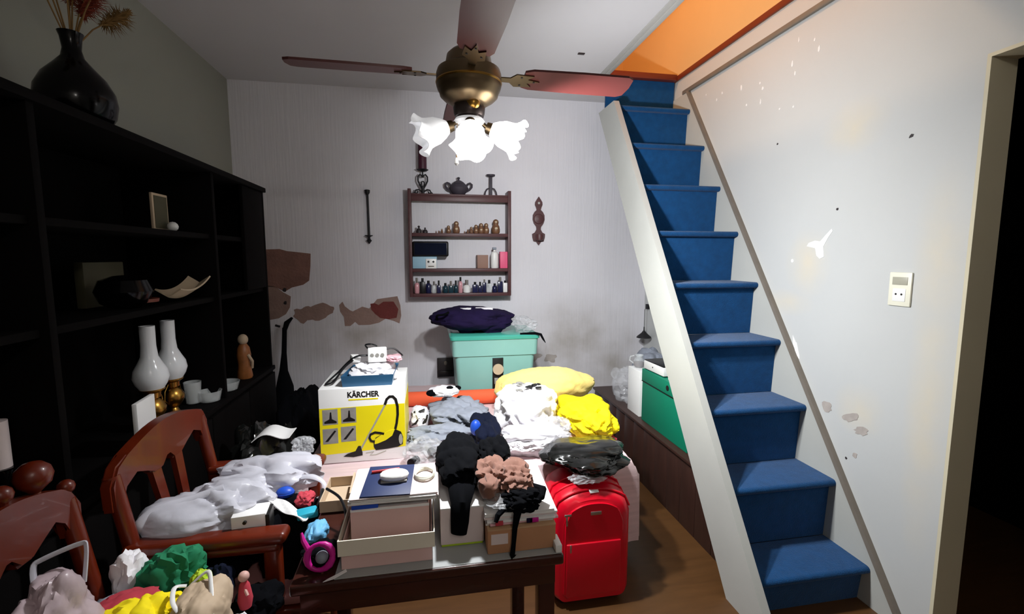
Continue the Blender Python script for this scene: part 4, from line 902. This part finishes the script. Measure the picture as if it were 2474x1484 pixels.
B().lump((.128, 1.165, MZ + .002), (.212, 1.33, MZ + .075), 75, .4, 5, (.7, .7, .3), rough=.3).make('cup', 'brown_cloth', t); B().lump((.185, 1.15, MZ + .002), (.275, 1.31, MZ + .07), 76, .4, 5, (.2, 1, .3), rough=.3).make('cup', 'brown_cloth', t)
o = B().lump((.14, 1.30, MZ), (.235, 1.47, MZ + .085), 77, .3, 4, (1, .2, .3), rough=.3).make('dark_garment', 'black_cloth'); tag(o, 'dark cloth bundle behind the brown satin garment', 'clothes')
t = thing('black_lingerie', 'black lace garment with a strap hanging over the desk edge', 'clothes', (.23, 1.16, MZ))
B().lump((.19, 1.108, MZ - .001), (.285, 1.19, MZ + .046), 79, .4, 5, (.7, .5, .3), rough=.3).make('fabric', 'black_cloth', t)
B().tube([(.225, 1.135, MZ + .02), (.215, 1.106, MZ + .006), (.2085, 1.1045, MZ - .03), (.205, 1.104, G + .03), (.2, 1.095, G + .006), (.203, 1.09, G + .003)], [.012, .010, .007, .006, .007, .009], 8, flat=.5).make('strap', 'black_cloth', t)
B().tube([(.19, 1.14, MZ + .01), (.165, 1.11, MZ + .004), (.158, 1.103, MZ - .01)], [.012, .008, .006], 8, flat=.6).make('strap', 'black_cloth', t)
B().tube([(.272, 1.20, MZ + .03), (.295, 1.16, MZ + .035), (.285, 1.13, MZ + .03)], [.008, .012, .008], 8).make('ribbon', 'black_cloth', t)
# left end of the desk
t = thing('kraft_box', 'small open brown carton at the back left of the desk', 'box', (-.285, 1.45, G))
open_box(B(), (-.333, 1.40, G), (-.245, 1.56, G + .035)).make('walls', 'kraft', t, smooth=False); B().box((-.252, 1.41, G + .03), (-.246, 1.55, G + .05), rot=.05).make('flap', 'kraft', t)
t = thing('toy', 'magenta plastic hoop around dark cloth at the desk front left', 'toy', (-.27, 1.13, G))
B().tube([(-.272 + .030 * math.cos(a * .4), 1.125 + .006 * math.sin(a * .4), G + .038 + .030 * math.sin(a * .4)) for a in range(17)], [.007 + .002 * math.sin(a) for a in range(17)], 10).make('hoop', 'magenta', t)
B().tube([(-.296, 1.13, G + .05), (-.312, 1.14, G + .075), (-.318, 1.15, G + .09)], [.007, .006, .003], 8).make('tail', 'magenta', t)
B().lump((-.325, 1.135, G), (-.24, 1.21, G + .04), 83, .35, 5, sub=4).make('body', 'black_cloth', t); B().sphere((-.268, 1.128, G + .035), .015, 3).make('ball', 'grey_cloth', t)
b = B(); b.prism([(-.258, 1.083), (-.235, 1.09), (-.208, 1.112), (-.212, 1.122), (-.228, 1.108), (-.25, 1.092)], 'xy', G + .0002, G + .0012); o = b.make('paper_scrap', 'white_paper', smooth=False); tag(o, 'pointed white paper scrap at the front edge of the desk', 'paper')
o = B().lump((-.335, 1.205, G), (-.28, 1.29, G + .05), 85, .3, 4, sub=4).make('blue_cloth', 'light_blue'); tag(o, 'small light blue cloth behind the magenta toy', 'clothes')
o = cable('cable', [(-.31, 1.40, G + .075), (-.262, 1.345, G + .07), (-.24, 1.30, G + .04), (-.242, 1.25, G + .012), (-.25, 1.22, G + .004)], .004, 'black_plastic', 'black cable looping down beside the cream shoebox')

# ------------------------------------------------------------------ wooden chairs on the left
def chair(name, label, xb, y0, y1, arms, finials):
    t = thing(name, label, 'chair', (xb + .25, (y0 + y1) / 2, 0))
    m = (y0 + y1) / 2; w = (y1 - y0) / 2
    for y in (y0 + .02, y1 - .02):
        B().tube([(xb - .01, y, 0), (xb + .035, y, .25), (xb + .045, y, .45), (xb + .025, y, .65), (xb, y, .80), (xb - .012, y, .87)], [.018, .021, .022, .02, .02, .02], 12).make('back_post', 'chair_wood', t)
        B().tube([(xb + .43, y, 0), (xb + .435, y, .22), (xb + .43, y, .43)], [.016, .02, .023], 12).make('front_leg', 'chair_wood', t)
    out = [(m - w - .005, .78), (m - w - .008, .85), (m - w + .02, .895)] + [(m - w * .75 + 1.5 * w * i / 12, .91 + .035 * math.sin(math.pi * i / 12)) for i in range(13)] + [(m + w - .02, .895), (m + w + .008, .85), (m + w + .005, .78), (m + w - .035, .78), (m + w - .045, .83), (m + w * .62, .852), (m + w * .42, .83), (m + w * .30, .80), (m + w * .12, .80), (m + w * .05, .835), (m - w * .05, .835), (m - w * .12, .80), (m - w * .30, .80), (m - w * .42, .83), (m - w * .62, .852), (m - w + .045, .83), (m - w + .035, .78)]
    cr = B().prism(out, 'yz', xb - .026, xb + .006)
    bmesh.ops.bevel(cr.bm, geom=[e for e in cr.bm.edges if abs(e.verts[0].co.x - e.verts[1].co.x) < 1e-6], offset=.006, segments=2, affect='EDGES')
    cr.make('crest_rail', 'chair_wood', t)
    for k in ((-.24, .24) if arms else ()):
        b = B(); b.prism([(m + w * k - .022, .81), (m + w * k + .022, .81), (m + w * k * .7 + .016, .54), (m + w * k * .7 - .016, .54)], 'yz', -.008, .008)
        for v in b.bm.verts: v.co.x += xb - .008 + (.82 - v.co.z) * .15
        b.make('splat', 'chair_wood', t)
    B().box((xb + .015, y0 + .03, .51), (xb + .04, y1 - .03, .55), .006).make('lower_rail', 'chair_wood', t)
    B().box((xb + .02, y0, .40), (xb + .46, y1, .44), .008).make('seat_frame', 'chair_wood', t)
    B().box((xb + .045, y0 + .012, .44), (xb + .45, y1 - .012, .475), .016, seg=4).make('seat_cushion', 'pink_seat', t)
    if arms:
        for y in (y0 + .015, y1 - .015):
            a = B(); a.box((xb + .01, y - .032, .648), (xb + .42, y + .032, .682), .015, seg=4).make('armrest', 'chair_wood', t)
            B().box((xb + .02, y - .024, .622), (xb + .40, y + .024, .650), .012, seg=3).make('arm_rail', 'chair_wood', t)
            B().box((xb + .355, y - .021, .44), (xb + .40, y + .021, .640), .012, seg=3).make('arm_post', 'chair_wood', t)
    for (y, z, r_) in finials: B().lathe([(.012, -r_ - .02), (.009, -r_ - .004), (r_ * .5, -r_ * .86), (r_ * .87, -r_ * .5), (r_, 0), (r_ * .87, r_ * .5), (r_ * .5, r_ * .86), (.001, r_)], (xb - .01, y, z), 18).make('finial', 'chair_wood', t)
    return t
chair('armchair', 'reddish wooden armchair with splat back heaped with plastic bags', -.825, 1.325, 1.845, True, [])
chair('dining_chair', 'orange-brown wooden chair with ball finials in left foreground', -.855, .85, 1.25, False, [(1.235, .90, .018), (1.15, .968, .034), (1.07, .965, .02), (.865, .90, .018)])

# bags and clothes heaped on the armchair
SA = .4755
o = B().lump((-.765, 1.40, SA), (-.53, 1.80, SA + .14), 91, .3, 5, (.4, 1, .3)).make('dark_clothes', 'black_cloth'); tag(o, 'heap of black clothes on the armchair seat under the bags', 'clothes')
SB = SA + .141
def handle_loop(parent, pts, r, mat):
    P = [V(p) for p in pts]; rs = r if isinstance(r, list) else [r] * len(P); out = []; ro = []
    for i in range(len(P) - 1):
        p0, p1, p2, p3 = P[max(i - 1, 0)], P[i], P[i + 1], P[min(i + 2, len(P) - 1)]
        for k in range(6):
            s_ = k / 6; out.append(.5 * ((2 * p1) + (-p0 + p2) * s_ + (2 * p0 - 5 * p1 + 4 * p2 - p3) * s_ ** 2 + (-p0 + 3 * p1 - 3 * p2 + p3) * s_ ** 3)); ro.append(rs[i] + (rs[i + 1] - rs[i]) * s_)
    return B().tube(out + [P[-1]], ro + [rs[-1]], 8, flat=.5).make('handle', mat, parent)
t = thing('carrier_bag', 'crumpled white carrier bag in front on the wooden armchair', 'plastic bag', (-.64, 1.45, SB))
B().lump((-.80, 1.365, SB - .01), (-.50, 1.555, SB + .13), 93, .3, 3.5, (.75, .5, .6), rough=.38, wild=3.2).make('body', 'white_bag', t)
handle_loop(t, [(-.79, 1.40, SB + .05), (-.80, 1.37, SB + .09), (-.77, 1.40, SB + .12), (-.70, 1.44, SB + .125), (-.62, 1.47, SB + .14)], [.012, .014, .014, .012, .01], 'white_bag')
t = thing('white_carton', 'white carton with dark dots in the front carrier bag', 'box', (-.53, 1.41, SB))
B().box((-.565, 1.362, SB), (-.475, 1.43, SB + .10), .003, rot=.12).make('carton', 'white_paper', t); B().cyl((-.525, 1.355, SB + .082), (-.525, 1.363, SB + .082), .005, seg=10).make('dot', 'print_black', t); B().box((-.477, 1.367, SB + .01), (-.466, 1.43, SB + .095), .001, rot=.12).make('spine', 'print_black', t)
t = thing('carrier_bag', 'translucent white carrier bag with loop handle over the rear armrest', 'plastic bag', (-.56, 1.68, SB))
B().lump((-.73, 1.575, SB), (-.42, 1.79, SB + .125), 95, .3, 3.5, (.6, .7, .6), rough=.38, wild=3.2).make('body', 'white_bag', t)
handle_loop(t, [(-.45, 1.62, SB + .08), (-.40, 1.60, SB + .09), (-.362, 1.585, SB + .075), (-.352, 1.565, SB + .05), (-.375, 1.55, SB + .03), (-.42, 1.575, SB + .03), (-.45, 1.60, SB + .03)], [.016, .014, .009, .009, .011, .014, .018], 'white_bag')
o = B().lump((-.50, 1.73, SB + .115), (-.43, 1.79, SB + .165), 97, .6, 6, sub=4, rough=.4).make('clear_wrap', 'clear_bag'); tag(o, 'spiky clear plastic wrap on the rear carrier bag', 'plastic bag')
o = B().lump((-.65, 1.515, SB), (-.46, 1.59, SB + .055), 99, .35, 5, (1, .3, .3)).make('dark_knit', 'navy'); tag(o, 'dark patterned knit between the two carrier bags', 'clothes')
for i, (x, y, z, r_, m_, lb) in enumerate(((-.475, 1.56, SB + .062, .022, 'blue_plastic', 'bright blue cap on the dark knit beside rear bag'), (-.505, 1.525, SB + .045, .017, 'red_plastic', 'dark red wool ball below the blue cap'), (-.575, 1.52, SB + .05, .015, 'candle', 'maroon wool ball at the left of the dark knit'))):
    t = thing('wool_ball', lb, 'ball', (x, y, z - r_)); b = B().sphere((x, y, z), r_, 3, (1.3, 1, .85)); b.make('body', m_, t); B().tube([(x + r_ * 1.28 * math.cos(a * .5), y + r_ * .98 * math.sin(a * .5), z) for a in range(13)], .002, 6).make('seam', m_, t)
b = B(); b.sheet(lambda u, v: (-.525 + .15 * u + .01 * v, 1.50 - .12 * u + .035 * v, SB + .075 - .02 * u + .006 * math.sin(9 * u + 4 * v)), 14, 5, .003); o = b.make('paper_strip', 'white_paper'); tag(o, 'long white paper strip reaching from armchair towards the desk', 'paper')
t = thing('black_handbag', 'black handbag hanging over the front edge of the armchair seat', 'bag', (-.43, 1.45, SA))
B().lump((-.52, 1.40, SA + .001), (-.345, 1.60, SB + .045), 101, .12, 3, (1, .2, .3), power=4, rough=.1).make('body', 'black_cloth', t)
cable('strap', [(-.36, 1.43, SB + .04), (-.345, 1.47, SB + .075), (-.35, 1.52, SB + .08), (-.36, 1.57, SB + .04)], .006, 'black_plastic', None, t)
o = B().box((-.405, 1.405, SB + .046), (-.345, 1.45, SB + .066), .006, rot=.3).make('turquoise_case', 'turquoise'); tag(o, 'turquoise soft case on the black handbag', 'case')
o = B().lump((-.425, 1.47, SB + .046), (-.37, 1.53, SB + .085), 103, .3, 4, sub=4).make('pink_pouch', 'red_cloth'); tag(o, 'pink pouch beside the turquoise case on the handbag', 'pouch')
o = B().box((-.3445, 1.39, SB - .085), (-.342, 1.43, SB + .01), .001, rot=-.1).make('white_card', 'white_paper'); tag(o, 'upright white card at the side of the black handbag', 'card')

# clothes heaped on the chair in the left foreground
SC = .4755
o = B().lump((-.80, .86, SC), (-.42, 1.19, SC + .115), 111, .3, 5, (.4, 1, .3)).make('dark_clothes', 'black_cloth'); tag(o, 'dark clothes at the bottom of the left foreground heap', 'clothes')
SD = SC + .112
t = thing('carrier_bag', 'pinkish translucent carrier bag with white handle at far left', 'plastic bag', (-.74, 1.03, SD))
B().lump((-.838, .96, SD - .02), (-.725, 1.13, SD + .19), 113, .22, 3.5, (1, .3, .4), rough=.32).make('body', 'pinkish_bag', t)
handle_loop(t, [(-.825, 1.07, SD + .15), (-.828, 1.075, SD + .21), (-.818, 1.085, SD + .222), (-.77, 1.12, SD + .23), (-.758, 1.12, SD + .22), (-.758, 1.105, SD + .15)], .008, 'white_bag')
def heap(name, lo, hi, seed, mat, label, fold=.3, sub=4, axis=(1, .4, .3), rough=.25): 
    o = B().lump(lo, hi, seed, fold, 5, axis, sub=sub, rough=rough).make(name, mat); return tag(o, label, 'clothes')
heap('grey_cloth', (-.80, 1.13, SD - .01), (-.70, 1.21, SD + .045), 115, 'grey_cloth', 'pale grey cloth beside the pinkish carrier bag')
heap('green_cloth', (-.735, 1.22, SD - .04), (-.60, 1.315, SD + .10), 117, 'green_cloth', 'green crumpled cloth under the front armrest', .4)
heap('white_sock', (-.80, 1.23, SD - .04), (-.735, 1.31, SD + .105), 119, 'white_cloth', 'rolled white and grey sock left of the green cloth')
heap('lime_sock', (-.605, 1.205, SD - .02), (-.56, 1.25, SD + .065), 121, 'lime_cloth', 'small lime sock right of the green cloth')
heap('red_cloth', (-.765, 1.10, SD + .036), (-.64, 1.20, SD + .062), 123, 'red_cloth', 'flat pink-red cloth behind the yellow bag')
heap('yellow_bag', (-.72, 1.03, SD), (-.565, 1.15, SD + .085), 125, 'bright_yellow', 'bright yellow crumpled bag in the left foreground heap', .35, 5)
heap('lime_cloth', (-.72, .95, SD), (-.60, 1.03, SD + .105), 127, 'lime_cloth', 'lime green cloth at the bottom edge before the yellow bag', .15)
o = B().lathe([(.02, 0), (.035, .004), (.05, .03), (.046, .03), (.03, .008)], (-.575, .985, SD + .06), 22).make('grey_bowl', 'print_grey'); tag(o, 'shallow grey bowl on the yellow bag', 'bowl')
t = thing('paper_bag', 'beige paper bag with white cord handle in the foreground heap', 'bag', (-.53, 1.08, SC))
B().lump((-.575, 1.02, SD - .04), (-.475, 1.16, SD + .10), 129, .12, 3, (1, .2, .2), power=4, rough=.12).make('body', 'kraft', t)
handle_loop(t, [(-.565, 1.14, SD + .09), (-.53, 1.145, SD + .115), (-.505, 1.10, SD + .105), (-.485, 1.05, SD + .07), (-.48, 1.03, SD + .03)], .005, 'white_plastic'); handle_loop(t, [(-.57, 1.13, SD + .095), (-.59, 1.12, SD + .10), (-.57, 1.07, SD + .10), (-.55, 1.05, SD + .09)], .005, 'white_plastic')
heap('navy_cloth', (-.60, 1.255, SD - .05), (-.53, 1.305, SD + .035), 131, 'navy', 'navy cloth just under the front armrest')
heap('print_cloth', (-.52, 1.20, SD - .10), (-.41, 1.30, SD - .02), 133, 'black_cloth', 'black printed cloth under the end of the front armrest')
t = thing('figurine', 'small reddish doll figure standing in the foreground heap', 'figurine', (-.475, 1.2, SD - .03))
B().lathe([(.014, 0), (.018, .02), (.012, .06), (.006, .07)], (-.47, 1.19, SD - .02), 14).make('body', 'red_cloth', t); B().sphere((-.47, 1.19, SD + .062), .013, 3).make('head', 'skin_toy', t); B().tube([(-.47, 1.185, SD + .04), (-.458, 1.175, SD + .02)], .004, 6).make('arm', 'skin_toy', t)
t = thing('knotted_bag', 'white knotted net bag at the bottom edge of the heap', 'bag', (-.45, 1.13, SC))
B().lump((-.475, 1.07, SC - .0), (-.405, 1.17, SD - .01), 137, .5, 7, sub=4, rough=.4).make('body', 'white_cloth', t)
B().tube([(-.455, 1.12, SD - .01), (-.462, 1.115, SD + .015), (-.445, 1.11, SD + .022), (-.435, 1.115, SD + .0)], .005, 8).make('knot', 'white_cloth', t)

# ------------------------------------------------------------------ things on the platform under the stairs
PH = .3905
t = thing('archive_box', 'large green archive box standing on the dark platform', 'box', (1.52, 2.47, PH))
B().box((1.36, 2.20, PH), (1.70, 2.745, PH + .335), .003).make('body', 'green_board', t)
B().box((1.357, 2.197, PH + .262), (1.703, 2.748, PH + .34), .003).make('lid', 'green_board', t); B().box((1.3565, 2.1965, PH + .257), (1.7035, 2.7485, PH + .262)).make('lid_seam', 'print_black', t)
B().cyl((1.355, 2.42, PH + .30), (1.358, 2.42, PH + .30), .016, seg=14).make('finger_hole', 'print_black', t)
o = rbox('tall_carton', (1.362, 2.785, PH), (1.475, 2.965, PH + .305), 'box_white', bev=.003); tag(o, 'tall white carton behind the green archive box', 'box')
GZ = PH + .3405
t = thing('router', 'white and black electronic device on the green archive box', 'device', (1.44, 2.62, GZ))
B().box((1.365, 2.50, GZ + .006), (1.50, 2.735, GZ + .058), .005, rot=.05).make('case', 'white_plastic', t); B().box((1.372, 2.505, GZ), (1.495, 2.73, GZ + .008), .002, rot=.05).make('base', 'black_plastic', t); B().box((1.37, 2.51, GZ + .056), (1.50, 2.735, GZ + .064), .002, rot=.05).make('top', 'black_plastic', t); B().cyl((1.362, 2.62, GZ + .035), (1.366, 2.62, GZ + .035), .004, seg=8).make('led', 'print_black', t)
o = rbox('paper_pad', (1.38, 2.27, GZ), (1.52, 2.46, GZ + .016), 'white_paper', bev=.002); tag(o, 'white paper pad on the near end of the green box', 'papers')
o = rbox('blue_carton', (1.50, 2.58, GZ + .065), (1.58, 2.72, GZ + .155), 'blue_plastic', bev=.003); tag(o, 'blue carton half hidden by the white stair board', 'box')
t = thing('glass_jug', 'small reddish glass jug on the tall white carton', 'jug', (1.42, 2.9, PH + .306))
B().lathe([(.03, 0), (.036, .01), (.04, .035), (.03, .06), (.024, .07), (.03, .085), (.027, .085), (.02, .07)], (1.415, 2.915, PH + .306), 20).make('body', 'glass', t); B().lathe([(.026, .003), (.034, .012), (.036, .035), (.001, .036)], (1.415, 2.915, PH + .306), 18).make('filling', 'candle', t); B().tube([(1.385, 2.93, PH + .33), (1.36, 2.945, PH + .35), (1.365, 2.945, PH + .375), (1.388, 2.93, PH + .385)], .005, 8).make('handle', 'glass', t)
o = B().lump((1.36, 3.0, PH), (1.53, 3.34, PH + .22), 141, .45, 6, sub=4, rough=.3).make('clear_bag', 'clear_bag'); tag(o, 'grey translucent plastic bag at the back of the platform', 'plastic bag')
o = B().lump((1.56, 3.05, PH), (1.755, 3.40, PH + .34), 143, .25, 4, sub=4).make('grey_sack', 'grey_cloth'); tag(o, 'grey sack in the corner at the back of the platform', 'sack')
